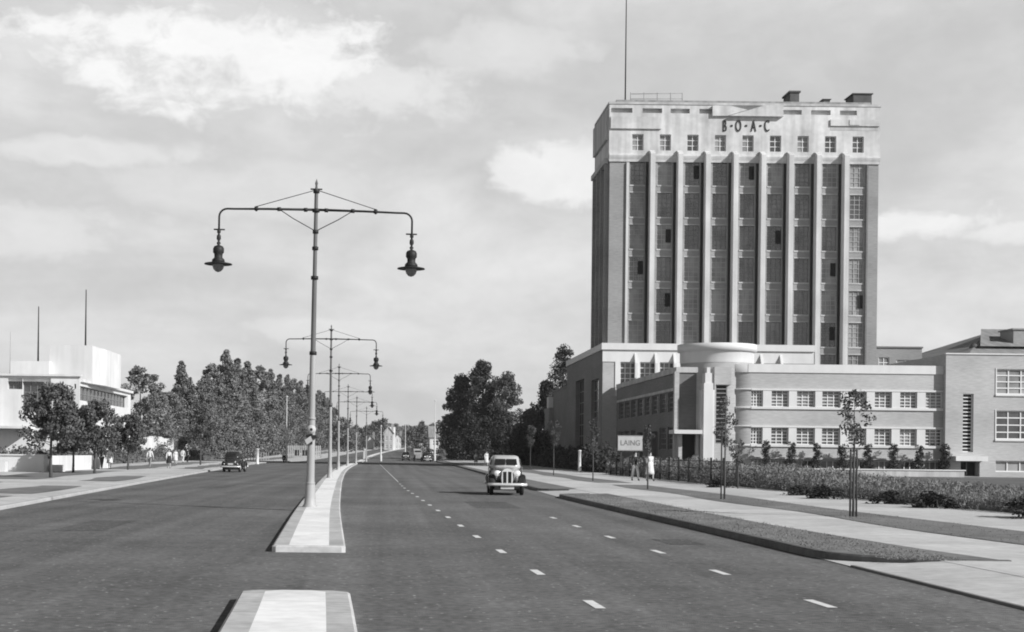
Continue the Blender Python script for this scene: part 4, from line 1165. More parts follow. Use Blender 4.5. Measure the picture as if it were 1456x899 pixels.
# right-hand big trees
def big_tree(px, base, top, wpx, d, label, seed, lm, prof=None, lean=0, nc=70, z0=.5, name='tall_tree', leaf=.6, per=75, rc=1.55):
    p = at(px, top, d); h = p.z - base; w = wpx*d/F/2
    t = make_tree(name, label, 'tree', None, seed, h, z0, prof(w) if prof else bulge(w*1.05, .4, .85, .16), int(nc*1.35), per*2, rc, leaf*.7, lm, .4, lean)
    t.location = (p.x, d, base); return t
big_tree(688, gz(282), 517, 74, 282, 'tallest dark tree on the right, pointed crown left of the tower', 41, LEAFT, nc=120)
big_tree(656, gz(286), 537, 54, 286, 'dark tree forming the left shoulder of the big right-hand group', 42, LEAFT, nc=90)
big_tree(721, gz(276), 535, 44, 276, 'slim tree with a forked top on the right of the big group', 43, LEAF, nc=60)
big_tree(705, gz(270), 580, 60, 270, 'lower dense tree filling the foot of the right-hand group', 44, LEAFD, nc=60)
big_tree(668, gz(268), 590, 56, 268, 'low dense tree at the left foot of the right-hand group', 45, LEAFD, nc=50)
big_tree(752, 0, 588, 44, 215, 'rounded mid-grey tree between the big group and the podium', 46, LEAF, nc=50)
big_tree(778, 0, 545, 36, 224, 'dark tree close against the left end of the podium', 47, LEAFD, nc=60)
big_tree(802, 0, 496, 34, 245, 'tall ragged tree rising behind the podium\'s left end', 48, LEAFD, prof=lambda w: bulge(w, .8, .4, .4), nc=55, leaf=.5)
big_tree(745, 0, 612, 40, 190, 'low dark tree above the black hedge', 49, LEAFD, nc=36)
# hedges
def hedge(name, label, xs, ys, hf, n, leaf, lm, seed, elong=1, up=0):
    rnd = random.Random(seed); mb = MB()
    pts = []
    while len(pts) < n:
        y = ys[0] + (ys[1]-ys[0])*rnd.random()**(1.45 if ys[0] < 60 else 1)
        u = rnd.random(); x0, x1 = xs(y)
        x = x0 + (x1-x0)*u**1.4
        edge = min(1, .55 + (x-x0)*1.1)
        hh = hf(y)*(.82 + .5*mnoise.noise(Vector((x*.7, y*.45, 1)))+.25*mnoise.noise(Vector((x*2, y*1.7, 5))))*edge
        z = hh*rnd.random()**.65
        # push some to the front face
        pts.append((x + .25*rnd.random()*(-1 if rnd.random() < .2 else 0), y, z + VZ-.03))
    leaves(mb, rnd, pts, leaf, up, elong)
    t = thing(name, label, 'hedge', (xs(ys[0])[0], ys[0], 0)); mb.build('foliage', lm, t)
    # woody core
    cb = MB(); st = 1.5; rings = []
    y = ys[0]+.5
    while y < ys[1]:
        x0, x1 = xs(y); hh = hf(y)*.5*(1+.3*mnoise.noise(Vector((0, y*.5, 2))))
        rings.append([(x0+.35, y, 0), (x0+.5, y, hh*.8), ((x0+x1)/2, y, hh), (x1-.3, y, hh*.8), (x1-.2, y, 0)]); y += st
    cb.loft(rings, smooth=False); cb.build('woody_core', lm, t)
    return t
hx = lambda y: (17.75 + .3*math.sin(y*.21) + .2*math.sin(y*.53), 21.5)
rnd = random.Random(61); mb = MB(); t = thing('overgrown_hedge', 'long overgrown pale hedge of weeds and brush along the right-hand footway', 'hedge', (17.8, 30, 0))
n_ = 0
while n_ < 105000:
    y = 30 + 84*rnd.random()**1.5
    x0, x1 = hx(y); u = rnd.random()**1.5; x = x0 + (x1-x0)*u
    hh = lerp_tab([(30, .86), (52, .9), (60, 1.05), (66, 1.35), (85, 1.6), (114, 1.75)], y)
    hh *= .8*(.95 + .45*mnoise.noise(Vector((x*.8, y*.3, 1))) + .22*mnoise.noise(Vector((x*2, y*1.5, 5))))*min(1, .6+(x-x0)*.9)
    z = VZ - .04 + hh*rnd.random()**.8*.86
    s_ = y/40
    if rnd.random() < .38:
        ln_ = rnd.uniform(.06, .22); w_ = rnd.uniform(.007, .015)*s_
        a = rnd.uniform(0, 2*PI); lx2, ly3 = rnd.gauss(0, .1), rnd.gauss(0, .1)
        dx, dy = math.cos(a)*w_, math.sin(a)*w_
        mb.add([(x-dx, y-dy, z), (x+dx, y+dy, z), (x+lx2, y+ly3, z+ln_)], [(0,1,2)])
    else: leaves(mb, rnd, [(x, y, z+.08)], .062*s_, .2, 1.0)
    n_ += 1
mb.build('foliage', WEED, t)
cb = MB(); rings = []; y = 30.5
while y < 113.8:
    x0, x1 = hx(y); hh = .5*(1+.3*mnoise.noise(Vector((0, y*.5, 2))))
    rings.append([(x0+.3, y, 0), (x0+.5, y, hh*.8), ((x0+x1)/2, y, hh), (x1-.3, y, hh*.8), (x1-.2, y, 0)]); y += 1.5
cb.loft(rings, smooth=False); cb.build('woody_core', WEED, t)
hedge('clipped_hedge', 'tall black hedge beyond the white gatepost', lambda y: (17.8+sr(y), 19.6+sr(y)), (121, 178), lambda y: 2.3, 9000, .32, LEAFD, 62)
hedge('clipped_hedge', 'long dark hedge behind the people on the left footway', lambda y: (kl(y)-14.8, kl(y)-13.2), (102, 238), lambda y: 1.7, 19000, .26, LEAF, 63)
# dark bushes at the foot of the hedge
BSH = make_tree('low_bush', '', 'bush', 'dark bushes at the hedge foot', 78, .85, .02, bulge(.62, .3, .9, .3), 20, 50, .3, .13, LEAFD, .03)
first = True
for px, py, s, lab in ((1432, 736, 1.05, 'largest black bush at the hedge foot by the right edge'), (1298, 722, .8, 'dark bush at the hedge foot right of the staked sapling'), (1226, 716, .7, 'dark bush at the hedge foot just behind the staked sapling'),
                       (1147, 709, .8, 'dark bush at the hedge foot below the fourth pair of windows'), (1108, 704, .7, 'dark bush at the hedge foot left of the sapling in mid-frame'), (1003, 693, .7, 'small dark bush at the hedge foot in front of the entrance pylon')):
    p = gp(px, py, VZ); o = place(BSH, (p.x+.75, p.y, VZ-.1), px, (s*1.25, s*1.7, s*.78), lab, first); first = False
# staked saplings on the right
def sapling(px, py, top, cbot, wpx, label, seed, stakes=0, lm=LEAF, z=VZ):
    p = gp(px, py, z); h = at(px, top, p.y).z - z; z0 = at(px, cbot, p.y).z - z; w = wpx*p.y/F/2
    t = make_tree('sapling', label, 'tree', 'young street trees on the right-hand verge', seed, h, z0, bulge(w*.85, .6, .3, .6), 19, 42, w*.42, max(.085, w*.17), lm, .03, sq=1)
    t.location = (p.x, p.y, z)
    if stakes:
        m = MB(); hs = stakes
        for dx in (-.08, .08) if stakes < 2.4 else (-.12,):
            m.tube([(dx, 0, 0), (dx, 0, hs)], .026, 6)
        if stakes < 2.4: m.box(-.1, .1, -.03, .03, hs-.25, hs-.19)
        o = m.build('stake', STAKE, t)
    return t
sapling(1213, 735, 556, 632, 60, 'nearest staked sapling, leafy top in front of the low wing\'s windows', 51, 1.75)
sapling(1030, 710, 566, 634, 40, 'staked sapling in front of the low wing\'s rounded left corner', 52, 2.45)
sapling(921, 696, 604, 640, 17, 'thin sapling beside the couple walking by the hedge', 53, 0)
sapling(843, 684, 596, 640, 24, 'slim sapling between the white gatepost and the couple', 54, 0)
sapling(787, 676, 598, 632, 22, 'slim sapling just right of the grey car', 55, 0)
sapling(754, 668, 606, 634, 20, 'farthest slim sapling, behind the grey car\'s roof', 56, 0)
sapling(1049, 698, 626, 660, 24, 'small sapling growing in the hedge right of the staked sapling', 57, 0, z=0)
# climbing shrubs against the low wing
CL = make_tree('wall_shrub', '', 'shrub', 'slim shrubs against the low wing between its windows', 79, 2.6, .1, bulge(.42, .5, .8, .6), 30, 80, .34, .13, LEAFD, .04)
first = True
nm = ['first', 'second', 'third', 'fourth', 'fifth', 'sixth', 'seventh', 'eighth']
for k, px in enumerate((1089, 1125, 1161, 1197.5, 1234, 1270, 1307, 1343.5)):
    p = at(px, 660, WY-1.0); place(CL, (p.x, WY-1.0, .1), k*1.3, (.9+.15*(k % 2), .9, [1.12, 1.08, 1.05, 1.0, 1.03, 1.06, 1.02, 1.08][k]), 'slim dark shrub against the low wing, %s from its rounded corner' % nm[k], first); first = False
# forecourt wall in front of the low wing
FWL = thing('forecourt_wall', 'low pale wall in front of the low wing behind the shrubs', 'wall', (44, 127.6, 0))
m = MB(); m.box(lx0+2.2, lx1+1, 127.5, 127.75, 0, .55); m.build('wall', STAINM, FWL)
m = MB(); m.box(lx0+2.1, lx1+1.1, 127.42, 127.83, .553, .65); m.build('coping', STONEB, FWL)

# grass blades on the verges
rnd = random.Random(5); mb = MB(); cnt_ = 0
while cnt_ < 9000:
    y = 21.8 + 38*rnd.random()**1.8
    if rnd.random() < .6:
        if y > 54: continue
        x = rnd.uniform(kr(y)+.2, 8.84)
        if y < 24 and x < 7.6: continue
    else: x = rnd.uniform(g2a(y)-.06, g2b(y)+.06)
    hh = rnd.uniform(.008, .022)*(1.5 if mnoise.noise(Vector((x*1.2, y*.8, 0))) > .2 else 1)
    a = rnd.uniform(0, PI); w = .012
    dx, dy = math.cos(a)*w, math.sin(a)*w
    lx_, ly2 = rnd.uniform(-.03, .03), rnd.uniform(-.03, .03)
    mb.add([(x-dx, y-dy, VZ), (x+dx, y+dy, VZ), (x+lx_, y+ly2, VZ+hh)], [(0,1,2)]); cnt_ += 1
g = mb.build('grass', GRASS, None, 'stuff'); tag(g, 'short rough grass on the right-hand verges', 'grass')

# ------------------------------------------------------------------ small furniture
def post(name, label, cat, px, py, top, r, m_, z=0, group=None):
    p = gp(px, py, z); h = at(px, top, p.y).z - p.z
    t = thing(name, label, cat, tuple(p), group)
    mb = MB(); mb.lathe([(r*1.3, 0), (r*1.3, .08), (r, .12), (r*.9, h-.12), (r*1.15, h-.1), (r*1.15, h-.03), (r*.4, h), (0, h+.01)], tuple(p), 10); mb.build('shaft', m_, t)
    return t, p, h
post('gatepost', 'white gatepost beside the black hedge', 'post', 824, 671.5, 640, .13, STONEB, VZ)
post('bollard', 'white bollard post on the far left kerb behind the black car', 'post', 366, 660, 638, .16, STONEB, LZ)
def column(label, px, py, top, z):
    p = gp(px, py, z); h = at(px, top, p.y).z - p.z
    t = thing('lamp_column', label, 'lamp column', tuple(p), 'plain pale lamp columns far down the road')
    mb = MB(); mb.lathe([(.2, 0), (.2, .9), (.14, 1.0), (.12, h*.4), (.08, h*.42), (.05, h-.1), (0, h)], tuple(p), 10); mb.build('shaft', CONC, t)
    mb = MB(); mb.lathe([(.06, h-.35), (.16, h-.3), (.16, h-.22), (.05, h-.12)], tuple(p), 10); mb.build('cap', CONC, t)
column('plain pale lamp column left of the nearest street lamp', 407, 656, 562, LZ)
column('plain pale lamp column left of the big right-hand tree group', 618, 655.5, 568, VZ)
column('short pale column far off beside the white gabled house', 576, 650, 602, VZ)
column('farthest faint column near the distant white gable', 541.5, 649, 604, KH)
# LAING board
sd = 108.0
q0, q1 = at(878.5, 640, sd), at(913.5, 620.5, sd)
SB = thing('sign_board', 'white board lettered LAING on posts behind the hedge', 'sign', ((q0.x+q1.x)/2, sd, 0))
m = MB(); m.box(q0.x, q1.x, sd-.04, sd+.04, q0.z, q1.z); bd = m.build('board', SIGNW, SB)
m = MB(); m.box(q0.x-.05, q1.x+.05, sd-.05, sd+.05, q1.z+.002, q1.z+.06); m.box(q0.x-.05, q1.x+.05, sd-.05, sd+.05, q0.z-.06, q0.z-.002); m.build('frame', FRAMED, SB)
for xx in (q0.x+.2, q1.x-.3):
    m = MB(); m.box(xx, xx+.1, sd+.05, sd+.15, 0, q1.z-.05); m.build('post', STAKE, SB)
letters(SB, 'LAING', ((q0.x+q1.x)/2, sd-.045, (q0.z+q1.z)/2), .56, LETTERB, .005, .92)
# far island bollard
p = gp(518.5, 652.5, KH); t = thing('island_bollard', 'small white bollard on the nose of the farther island', 'bollard', tuple(p))
m = MB(); m.box(p.x-.25, p.x+.25, p.y-.25, p.y+.25, p.z, p.z+1.5); m.build('base', CONC, t)
m = MB(); m.lathe([(.25, 1.5), (.3, 1.6), (.25, 1.85), (0, 1.95)], tuple(p), 10); m.build('cap', CONC, t)
# hoarding with dark bills
hd = 280; ha, hb = at(407, 640, hd).x, at(456, 640, hd).x; hz = gz(hd)
HO = thing('slatted_fence', 'low pale slatted fence with dark posters on the far left corner', 'fence', ((ha+hb)/2, hd, hz))
m = MB(); zt_ = at(428, 633.5, hd).z; k = ha
while k < hb: m.box(k, k+.22, hd, hd+.06, hz+.1, zt_); k += .36
m.box(ha, hb, hd+.062, hd+.1, hz+.5, hz+.65); m.box(ha, hb, hd+.062, hd+.1, zt_-.35, zt_-.2)
m.build('slats', STAINM, HO)
m = MB()
k = ha
while k < hb+.1: m.box(k-.06, k+.06, hd+.1, hd+.22, hz, at(428, 634, hd).z+.05); k += (hb-ha)/6
m.build('post', STAKE, HO)
for a, b in ((419, 422.5), (423.5, 425.5), (430, 433), (434, 438)):
    u0, u1 = at(a, 640, hd).x, at(b, 640, hd).x
    m = MB(); m.box(u0, u1, hd-.02, hd-.002, hz+.5, hz+1.6); m.build('poster', CLOTHD, HO)

# ------------------------------------------------------------------ white modern building on the left
LB = thing('white_building', 'white modern flat-roofed building with long strip windows on the left', 'building', (-38, 150, 0))
BY = 150.0
bx1 = at(113, 560, BY).x; bx0 = bx1-18
zt = at(60, 535, BY).z
fb_ = Facade((bx0, BY, 0), (1,0,0), (0,-1,0), bx1-bx0, zt)
def fbu(px): return at(px, 560, BY).x - bx0
o1 = (fbu(32), fbu(72), at(50, 587, BY).z, at(50, 538, BY).z, .5)
o1b = (fbu(11), fbu(32)-.02, at(20, 553.5, BY).z, at(20, 538, BY).z, .5)
o2 = (fbu(79), fbu(90), at(85, 590, BY).z, at(85, 545, BY).z, .4)
o3 = (fbu(105.5), fbu(108), at(107, 553, BY).z, at(107, 546, BY).z, .2)
for o in (o1, o1b, o2, o3): fb_.opening(*o)
o4 = (fbu(2), fbu(40), at(20, 641, BY).z, at(20, 612, BY).z, .4)
m = MB(); fb_.wall(m)
RY = 30.0
zr = at(113, 543, BY).z
fr_ = Facade((bx1, BY, 0), (0,1,0), (1,0,0), RY, zr)
s1 = (.3, RY-2, at(113, 569, BY).z, at(113, 548.5, BY).z, .5); fr_.opening(*s1); fr_.wall(m)
m.quad((bx1, BY+RY, 0), (bx0, BY+RY, 0), (bx0, BY+RY, zr), (bx1, BY+RY, zr))
m.quad((bx0, BY+RY, 0), (bx0, BY, 0), (bx0, BY, zr), (bx0, BY+RY, zr))
m.quad((bx0, BY, zr-.02), (bx1, BY, zr-.02), (bx1, BY+RY, zr-.02), (bx0, BY+RY, zr-.02))
m.quad((bx0, BY+.3, zt), (bx1, BY+.3, zt), (bx1, BY+.3, zr-.03), (bx0, BY+.3, zr-.03)); m.quad((bx0, BY, zt), (bx1, BY, zt), (bx1, BY+.3, zt), (bx0, BY+.3, zt)); m.quad((bx1, BY, zr), (bx1, BY+.3, zr), (bx1, BY+.3, zt), (bx1, BY, zt))
m.build('wall', WHITE, LB)
fb_.window(LB, o1, 4, 5, FRAMED, GLASS, .07); fb_.window(LB, o1b, 3, 2, FRAMED, GLASS, .07); fb_.window(LB, o2, 1, 4, FRAMED, GLASS, .07); fb_.window(LB, o3, 1, 1, FRAMED, DARK, .03)
fr_.window(LB, s1, 14, 2, FRAMED, GLASS, .07)
m = MB(); m.box(bx0-.1, bx1+.25, BY-.25, BY+.1, zt+.003, zt+.22); m.box(bx1-.1, bx1+.3, BY+.31, BY+RY+.2, zr+.003, zr+.3); m.build('roof_edge', WHITE, LB)
# upper storeys
u0, u1 = at(12, 520, BY+3).x-1, at(70, 520, BY+3).x
m = MB(); m.prism([(u0+1.2, BY+3), (u1, BY+3), (u1, BY+14), (u0, BY+14)], zr, at(40, 513.5, BY+3).z); m.build('upper_storey', WHITE, LB)
v0, v1 = at(70.5, 500, BY+4).x, at(131, 500, BY+4).x
m = MB(); m.prism([(v0, BY+4), (v1, BY+4), (v1, BY+18), (v0, BY+18)], zr, at(100, 491, BY+4).z); m.build('penthouse', WHITE, LB)
w1 = at(150.5, 500, BY+9).x
m = MB(); m.prism([(v1+.01, BY+4.5), (w1, BY+9), (w1, BY+18), (v1+.01, BY+18)], zr, at(131, 491.5, BY+4.5).z-.1); m.build('penthouse', WHITE, LB)
for px, top, bot in ((122.5, 412, 492), (55, 436, 514)):
    q = at(px, top, BY+6); m = MB(); m.tube([(q.x, BY+6, at(px, bot, BY+6).z-.3), (q.x, BY+6, q.z)], [.1, .05], 6); m.build('flag_mast', IRON, LB)
q = at(15, 472, BY+14); m = MB(); m.tube([(q.x, BY+14, zr), (q.x, BY+14, q.z)], [.06, .03], 6); m.build('flag_mast', POLE, LB)
m = MB(); cz0 = at(20, 606, BY-2).z; m.box(bx0, at(42, 606, BY-2).x, BY-3, BY-.003, cz0-.25, cz0); m.build('entrance_canopy', WHITE, LB)
# forecourt wall, planter
GW = thing('garden_wall', 'low white forecourt wall at the left edge with a dark bush on its end', 'wall', (-24, 95, 0))
g0, g1 = at(-40, 660, 95).x, at(62, 660, 95).x
m = MB(); m.box(g0, g1, 95, 95.35, 0, 1.15); m.box(g1-.35, g1, 95.36, 118, 0, 1.15); m.build('wall', WHITE, GW)
m = MB(); m.box(g0-.1, g1+.1, 94.9, 95.45, 1.153, 1.24); m.build('coping', WHITE, GW)
m = MB(); m.box(g0+1.2, g0+2.4, 94.2, 94.88, 0, .75); m.box(g1+.2, g1+1.0, 96, 97, 0, .55); m.build('pier', WHITE, GW)
o = place(BUSH, (at(57, 656, 96).x, 96.3, .5), 1, .22, 'small dark bush beside the end of the low white forecourt wall')
if 'group' in o: del o['group']
# long pale wall behind the left hedge
LW = thing('boundary_wall', 'long pale factory wall behind the left hedge and street trees', 'wall', (-31, 205, 0))
m = MB()
ya = 181.0; k = 0
while ya < 238:
    yb = min(ya+8.8, 238); h_ = 3.2 + (.2 if k % 3 == 1 else 0)
    m.box(-31.4, -31, ya, yb, -.2, h_); ya += 9; k += 1
m.build('wall_panel', WHITE, LW)
m = MB(); ya = 180.9
while ya < 239: m.box(-31.5, -30.85, ya-.15, ya+.15, -.2, 3.3); ya += 9
m.build('pier', STONEB, LW)
# fence rails on the left footway edge
def fence(label, pts, h, n, m_, z):
    t = thing('post_fence', label, 'fence', (pts[0][0], pts[0][1], 0))
    a, b = Vector(pts[0]), Vector(pts[1])
    for i in range(n+1):
        q = a + (b-a)*i/n
        mb = MB(); mb.box(q.x-.05, q.x+.05, q.y-.05, q.y+.05, gz(q.y), gz(q.y)+h); mb.build('post', m_, t)
    mb = MB()
    for zz in (.4, .75, 1.05): mb.tube([(a.x, a.y, gz(a.y)+zz*h/1.2), (b.x, b.y, gz(b.y)+zz*h/1.2)], .02, 5)
    mb.build('rail', m_, t)
fence('thin pale post-and-rail fence far left behind the black car', [(-21.5, 205), (-19.5, 238)], 1.4, 12, POLE, 0)
fence('thin wire fence with slender posts standing in the overgrown hedge', [(17.5, 72), (17.4, 112)], 1.55, 14, IRON, 0)

# ------------------------------------------------------------------ far distance
def house(label, px, base_d, wpx, eave, ridge, wallm, roofm, gable_front=True, depth=9):
    d = base_d; x = unroll(px, 640)[0]*d/F; w = wpx*d/F/2; z0 = gz(d)-.3
    ze, zr_ = at(px, eave, d).z, at(px, ridge, d).z
    t = thing('house', label, 'house', (x, d, z0), 'houses far down the road')
    f = Facade((x-w, d, z0), (1,0,0), (0,-1,0), 2*w, ze-z0)
    ops_ = []
    hh = ze-z0
    for a, b in ((.14, .4), (.6, .86)):
        for c, e in ((.12, .38), (.58, .86)):
            op = (2*w*a, 2*w*b, hh*c, hh*e, .15); f.opening(*op); ops_.append(op)
    mb = MB(); f.wall(mb)
    mb.quad((x+w, d, z0), (x+w, d+depth, z0), (x+w, d+depth, ze), (x+w, d, ze)); mb.quad((x-w, d+depth, z0), (x-w, d, z0), (x-w, d, ze), (x-w, d+depth, ze)); mb.quad((x+w, d+depth, z0), (x-w, d+depth, z0), (x-w, d+depth, ze), (x+w, d+depth, ze))
    if gable_front:
        mb.add([(x-w, d, ze), (x+w, d, ze), (x, d, zr_)], [(0,1,2)]); mb.add([(x-w, d+depth, ze), (x+w, d+depth, ze), (x, d+depth, zr_)], [(2,1,0)])
    mb.build('wall', wallm, t)
    for op in ops_: f.window(t, op, 2, 2, FRAME, GLASS, .12)
    mb = MB(); e = .35
    if gable_front:
        for s in (-1, 1):
            mb.obox((x+s*(w+e), d-e, ze-.15), (-s*(w+e), 0, zr_-ze+.2), (0, depth+2*e, 0), (0, 0, .18))
    else:
        yc = d+depth/2
        mb.obox((x-w-e, d-e, ze-.1), (2*w+2*e, 0, 0), (0, depth/2+e, zr_-ze), (0, 0, .18)); mb.obox((x-w-e, d+depth+e, ze-.1), (2*w+2*e, 0, 0), (0, -depth/2-e+.001, zr_-ze), (0, 0, .18))
    r = mb.build('roof', roofm, t)
    mb = MB(); mb.box(x+w*.5, x+w*.5+.8, d+depth*.4, d+depth*.4+.8, ze, zr_+1.1); mb.build('chimney', BRICK, r)
    return t
house('white house with a bright pointed gable at the far end of the road', 552.5, 470, 13, 616, 607, STAINM, WHITE)
house('pale house end with a tall white chimney right of the white gable', 566, 500, 8, 622, 617, STONEB, ROOFG)
house('grey-roofed house behind the pale van, left of the big tree group', 626, 345, 30, 622, 606, STONEB, ROOFG, False)
house('low white house half hidden beside the far right column', 606, 380, 20, 628, 618, BRICKL, ROOFD, False)
house('small white house among trees left of the white gable', 527, 480, 9, 627, 619, WHITE, ROOFG)
house('pale house front low behind the fifth street lamp', 497, 430, 16, 633, 624, STONEB, ROOFG, False)
q = at(558.5, 607, 472); t = thing('white_chimney', 'tall white chimney standing beside the white gabled house', 'chimney', (q.x, 478, gz(478)))
m = MB(); m.box(q.x-.9, q.x+.9, 477, 479, gz(478), q.z); m.build('stack', WHITE, t)
FT = make_tree('distant_tree', 'small hazy tree in the belt at the far end of the road', 'tree', 'far trees at the end of the road', 90, 11, 1.0, bulge(5, .45, .7, .35), 46, 40, 1.9, .85, LEAFL, .3)
FT2 = make_tree('distant_tree', 'small hazy tree in the belt at the far end of the road', 'tree', 'far trees at the end of the road', 91, 13, 1.0, bulge(3.6, .4, .7, .2), 46, 40, 1.7, .85, LEAF, .3)
rnd = random.Random(33); fst = [True, True]
lst = []
for k in range(46):
    px = 488 + k*3.8 + rnd.uniform(-2, 2); d = rnd.uniform(540, 760)
    lst.append((px, d, 606 + rnd.uniform(-6, 10)))
lst += [(500, 420, 612), (512, 440, 610), (522, 500, 606), (543, 520, 597), (598, 330, 609), (604, 400, 607), (586, 420, 612), (640, 330, 612), (636, 300, 622), (648, 360, 600), (490, 400, 600), (482, 420, 596), (478, 470, 604), (615, 420, 604), (575, 560, 606), (560, 600, 604), (640, 270, 632), (628, 262, 642), (610, 262, 643)]
for px, d, top in lst:
    q = at(px, top, d); i = 0 if rnd.random() < .6 else 1
    hh = (11, 13)[i]
    s = max(.2, (q.z-gz(d))/hh)
    if d > 480 and abs(q.x - (isl(min(d, 640)))) < 6 and d < 640: d = 700; q = at(px, top, d); s = max(.2, (q.z-gz(d))/hh)
    place((FT, FT2)[i], (q.x, d, gz(d)), rnd.uniform(0, 6), s, None, fst[i]); fst[i] = False
# skyline belts that close the horizon left and right, read as one mass
rnd = random.Random(12); mb = MB(); pts = []
for k in range(20000):
    px = rnd.uniform(-900, 2400)
    x = px/2.0 if False else rnd.uniform(-900, 1100)
    h_ = 9 + 4*mnoise.noise(Vector((x*.02, 0, 3))) + 3*mnoise.noise(Vector((x*.08, 0, 7)))
    z = gz(850) + h_*rnd.random()**.7
    pts.append((x, 850+rnd.uniform(-12, 12), z))
leaves(mb, rnd, pts, 3.0)
o = mb.build('distant_woodland', LEAF, None, 'stuff'); tag(o, 'far belt of woodland along the horizon', 'woodland')

# ------------------------------------------------------------------ light, sky, camera
AZ, EL = math.radians(55), math.radians(30)
sdir = Vector((math.sin(AZ)*math.cos(EL), -math.cos(AZ)*math.cos(EL), math.sin(EL)))
ld = bpy.data.lights.new('Sun', 'SUN'); ld.energy = 4.6; ld.angle = math.radians(.53); ld.color = (1, 1, 1)
lo = bpy.data.objects.new('Sun', ld); COL.objects.link(lo); lo.rotation_euler = sdir.to_track_quat('Z', 'Y').to_euler(); lo.location = (60, -60, 80)
w = bpy.data.worlds.new('World'); scene.world = w; w.use_nodes = True
nt = w.node_tree; nd = nt.nodes; ln = nt.links
bg = nd['Background']
sky = nd.new('ShaderNodeTexSky'); sky.sky_type = 'NISHITA'; sky.sun_disc = False
sky.sun_elevation = EL; sky.sun_rotation = math.atan2(sdir.x, sdir.y); sky.air_density = 1.0; sky.dust_density = 1.5; sky.ozone_density = 1
bw = nd.new('ShaderNodeRGBToBW'); ln.new(sky.outputs[0], bw.inputs[0])
tc = nd.new('ShaderNodeTexCoord')
def math_(op, a, b=None, clamp=False):
    n = nd.new('ShaderNodeMath'); n.operation = op; n.use_clamp = clamp
    for i, v in enumerate((a, b)):
        if v is None: continue
        if isinstance(v, (int, float)): n.inputs[i].default_value = v
        else: ln.new(v, n.inputs[i])
    return n.outputs[0]
def cloud_noise(scale, loc, det, dist, rough=.55):
    mp = nd.new('ShaderNodeMapping'); mp.inputs['Scale'].default_value = scale; mp.inputs['Location'].default_value = loc
    ln.new(tc.outputs['Generated'], mp.inputs[0])
    n = nd.new('ShaderNodeTexNoise'); n.inputs['Scale'].default_value = 1; n.inputs['Detail'].default_value = det; n.inputs['Distortion'].default_value = dist; n.inputs['Roughness'].default_value = rough
    ln.new(mp.outputs[0], n.inputs['Vector']); return n.outputs['Fac']
def smooth(v, a, b, lo=0, hi=1):
    n = nd.new('ShaderNodeMapRange'); n.interpolation_type = 'SMOOTHSTEP'
    n.inputs['From Min'].default_value = a; n.inputs['From Max'].default_value = b; n.inputs['To Min'].default_value = lo; n.inputs['To Max'].default_value = hi
    ln.new(v, n.inputs['Value']); return n.outputs[0]
n1 = cloud_noise((4.5, 4.5, 13), (1.3, 2, .4), 9, .6)
n2 = cloud_noise((3, 3, 9.5), (5, 1, 2), 8, .5)
n4 = cloud_noise((34, 34, 52), (2, 9, 4), 7, .3, .62)
n3 = cloud_noise((11, 11, 26), (3, 7, 1), 8, .4)
wisp = smooth(math_('ADD', math_('MULTIPLY', n1, .6), math_('MULTIPLY', n2, .4)), .42, .68)
# cloud banks standing in particular parts of the sky
def bank(px, py, sx, sz, amt):
    a, b = unroll(px, py); c = Vector((a/F, 1, -b/F)).normalized()
    s = nd.new('ShaderNodeVectorMath'); s.operation = 'SUBTRACT'; ln.new(tc.outputs['Generated'], s.inputs[0]); s.inputs[1].default_value = c
    m = nd.new('ShaderNodeVectorMath'); m.operation = 'MULTIPLY'; ln.new(s.outputs[0], m.inputs[0]); m.inputs[1].default_value = (F/sx, 3, F/sz)
    l = nd.new('ShaderNodeVectorMath'); l.operation = 'LENGTH'; ln.new(m.outputs[0], l.inputs[0])
    r = math_('ADD', l.outputs['Value'], math_('MULTIPLY', math_('SUBTRACT', n3, .5), 1.7))
    r = math_('ADD', r, math_('MULTIPLY', math_('SUBTRACT', n1, .5), 1.6))
    r = math_('ADD', r, math_('MULTIPLY', math_('SUBTRACT', n4, .5), 1.9))
    return smooth(r, 1.15, .45, 0, amt)
tot = None
for b_ in ((230, 62, 250, 70, 1), (400, 80, 170, 72, .95), (560, 125, 160, 50, .55), (690, 75, 130, 45, .35), (790, 245, 90, 46, .75), (830, 225, 40, 30, .5), (90, 215, 200, 22, .45), (50, 320, 190, 45, .4), (330, 270, 220, 40, .3), (1320, 318, 120, 26, .75), (1440, 330, 80, 20, .6), (500, 470, 260, 30, .4)):
    v = bank(*b_); tot = v if tot is None else math_('MAXIMUM', tot, v)
cl = math_('MAXIMUM', tot, math_('MULTIPLY', wisp, .45))
shade = smooth(n2, .35, .65, .88, 1.06)
base = math_('MULTIPLY', bw.outputs[0], SKYK if 'SKYK' in globals() else 1.0)
SKYB, CLB = 6.2, 8.0
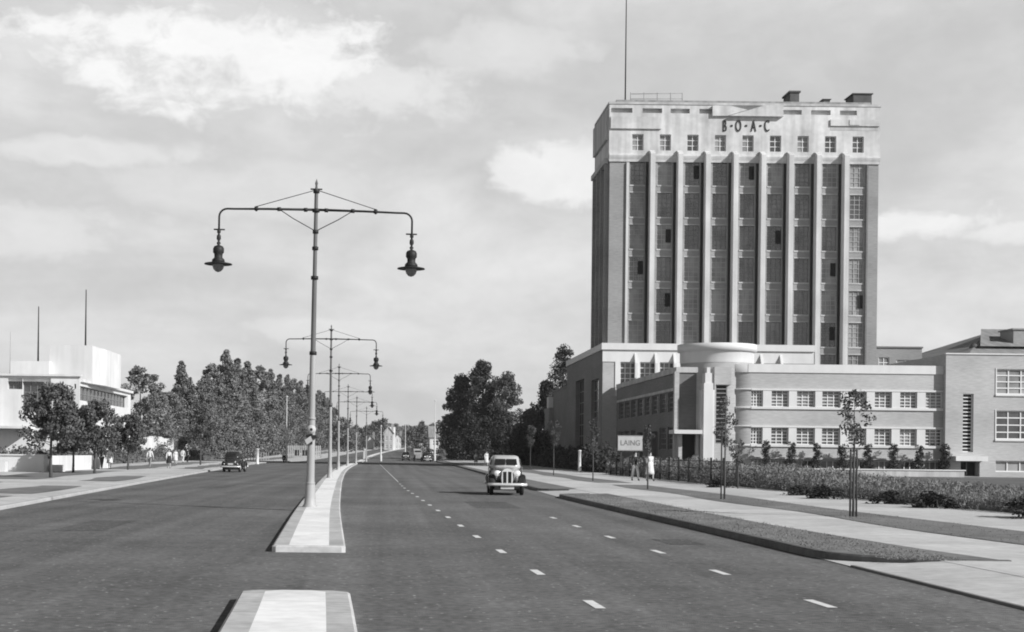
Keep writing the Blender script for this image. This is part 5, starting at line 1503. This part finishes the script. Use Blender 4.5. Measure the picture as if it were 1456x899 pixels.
# pale haze fills the sky near the horizon and thins out towards the zenith
sep = nd.new('ShaderNodeSeparateXYZ'); ln.new(tc.outputs['Generated'], sep.inputs[0])
thin = smooth(sep.outputs[2], .3, .44, 1, .0)
veil = math_('ADD', math_('MULTIPLY', base, .2), SKYB*.8)
veil = math_('MULTIPLY', math_('MULTIPLY', veil, shade), smooth(n4, .25, .75, .955, 1.045))
low = nd.new('ShaderNodeMix'); low.data_type = 'FLOAT'; ln.new(thin, low.inputs['Factor']); ln.new(math_('MULTIPLY', base, .14), low.inputs['A']); ln.new(veil, low.inputs['B'])
mixn = nd.new('ShaderNodeMix'); mixn.data_type = 'FLOAT'; ln.new(math_('MULTIPLY', cl, smooth(sep.outputs[2], .3, .46, 1, .12)), mixn.inputs['Factor']); ln.new(low.outputs['Result'], mixn.inputs['A']); ln.new(math_('ADD', math_('MULTIPLY', n4, 1.6), CLB-.8), mixn.inputs['B'])
ln.new(mixn.outputs['Result'], bg.inputs['Color']); bg.inputs['Strength'].default_value = .1

hm = bpy.data.materials.new('haze_air'); hm.use_nodes = True
hn = hm.node_tree; hn.nodes.remove(hn.nodes['Principled BSDF'])
pv = hn.nodes.new('ShaderNodeVolumePrincipled'); pv.inputs['Color'].default_value = (.9, .9, .9, 1); pv.inputs['Density'].default_value = HAZE; pv.inputs['Anisotropy'].default_value = .2
hn.links.new(pv.outputs[0], hn.nodes['Material Output'].inputs['Volume'])
m = MB(); m.box(-1650, 1650, -90, 2250, -1.6, 70); hz_ = m.build('haze', hm, None, 'stuff'); hz_['label'] = 'thin pale summer haze over the road'; hz_['category'] = 'haze'
cam = bpy.data.cameras.new('Camera'); co = bpy.data.objects.new('Camera', cam); COL.objects.link(co)
cam.sensor_width = 36; cam.lens = F*36/1456
cam.shift_x = (728-PX)/1456; cam.shift_y = (PY-449.5)/1456
cam.clip_end = 4000; cam.clip_start = .1
r_ = Vector((math.cos(RL), 0, math.sin(RL))); u_ = Vector((-math.sin(RL), 0, math.cos(RL))); b_ = Vector((0, -1, 0))
M = Matrix(((r_.x, u_.x, b_.x), (r_.y, u_.y, b_.y), (r_.z, u_.z, b_.z))).to_4x4()
M.translation = Vector((0, 0, H)); co.matrix_world = M
scene.camera = co
scene.view_settings.view_transform = 'Standard'; scene.view_settings.look = 'None'; scene.view_settings.exposure = .3; scene.view_settings.gamma = 1; scene.view_settings.use_curve_mapping = False
scene.render.engine = 'CYCLES'
scene.cycles.filter_width = 1.9
scene.cycles.max_bounces = 5; scene.cycles.transparent_max_bounces = 4
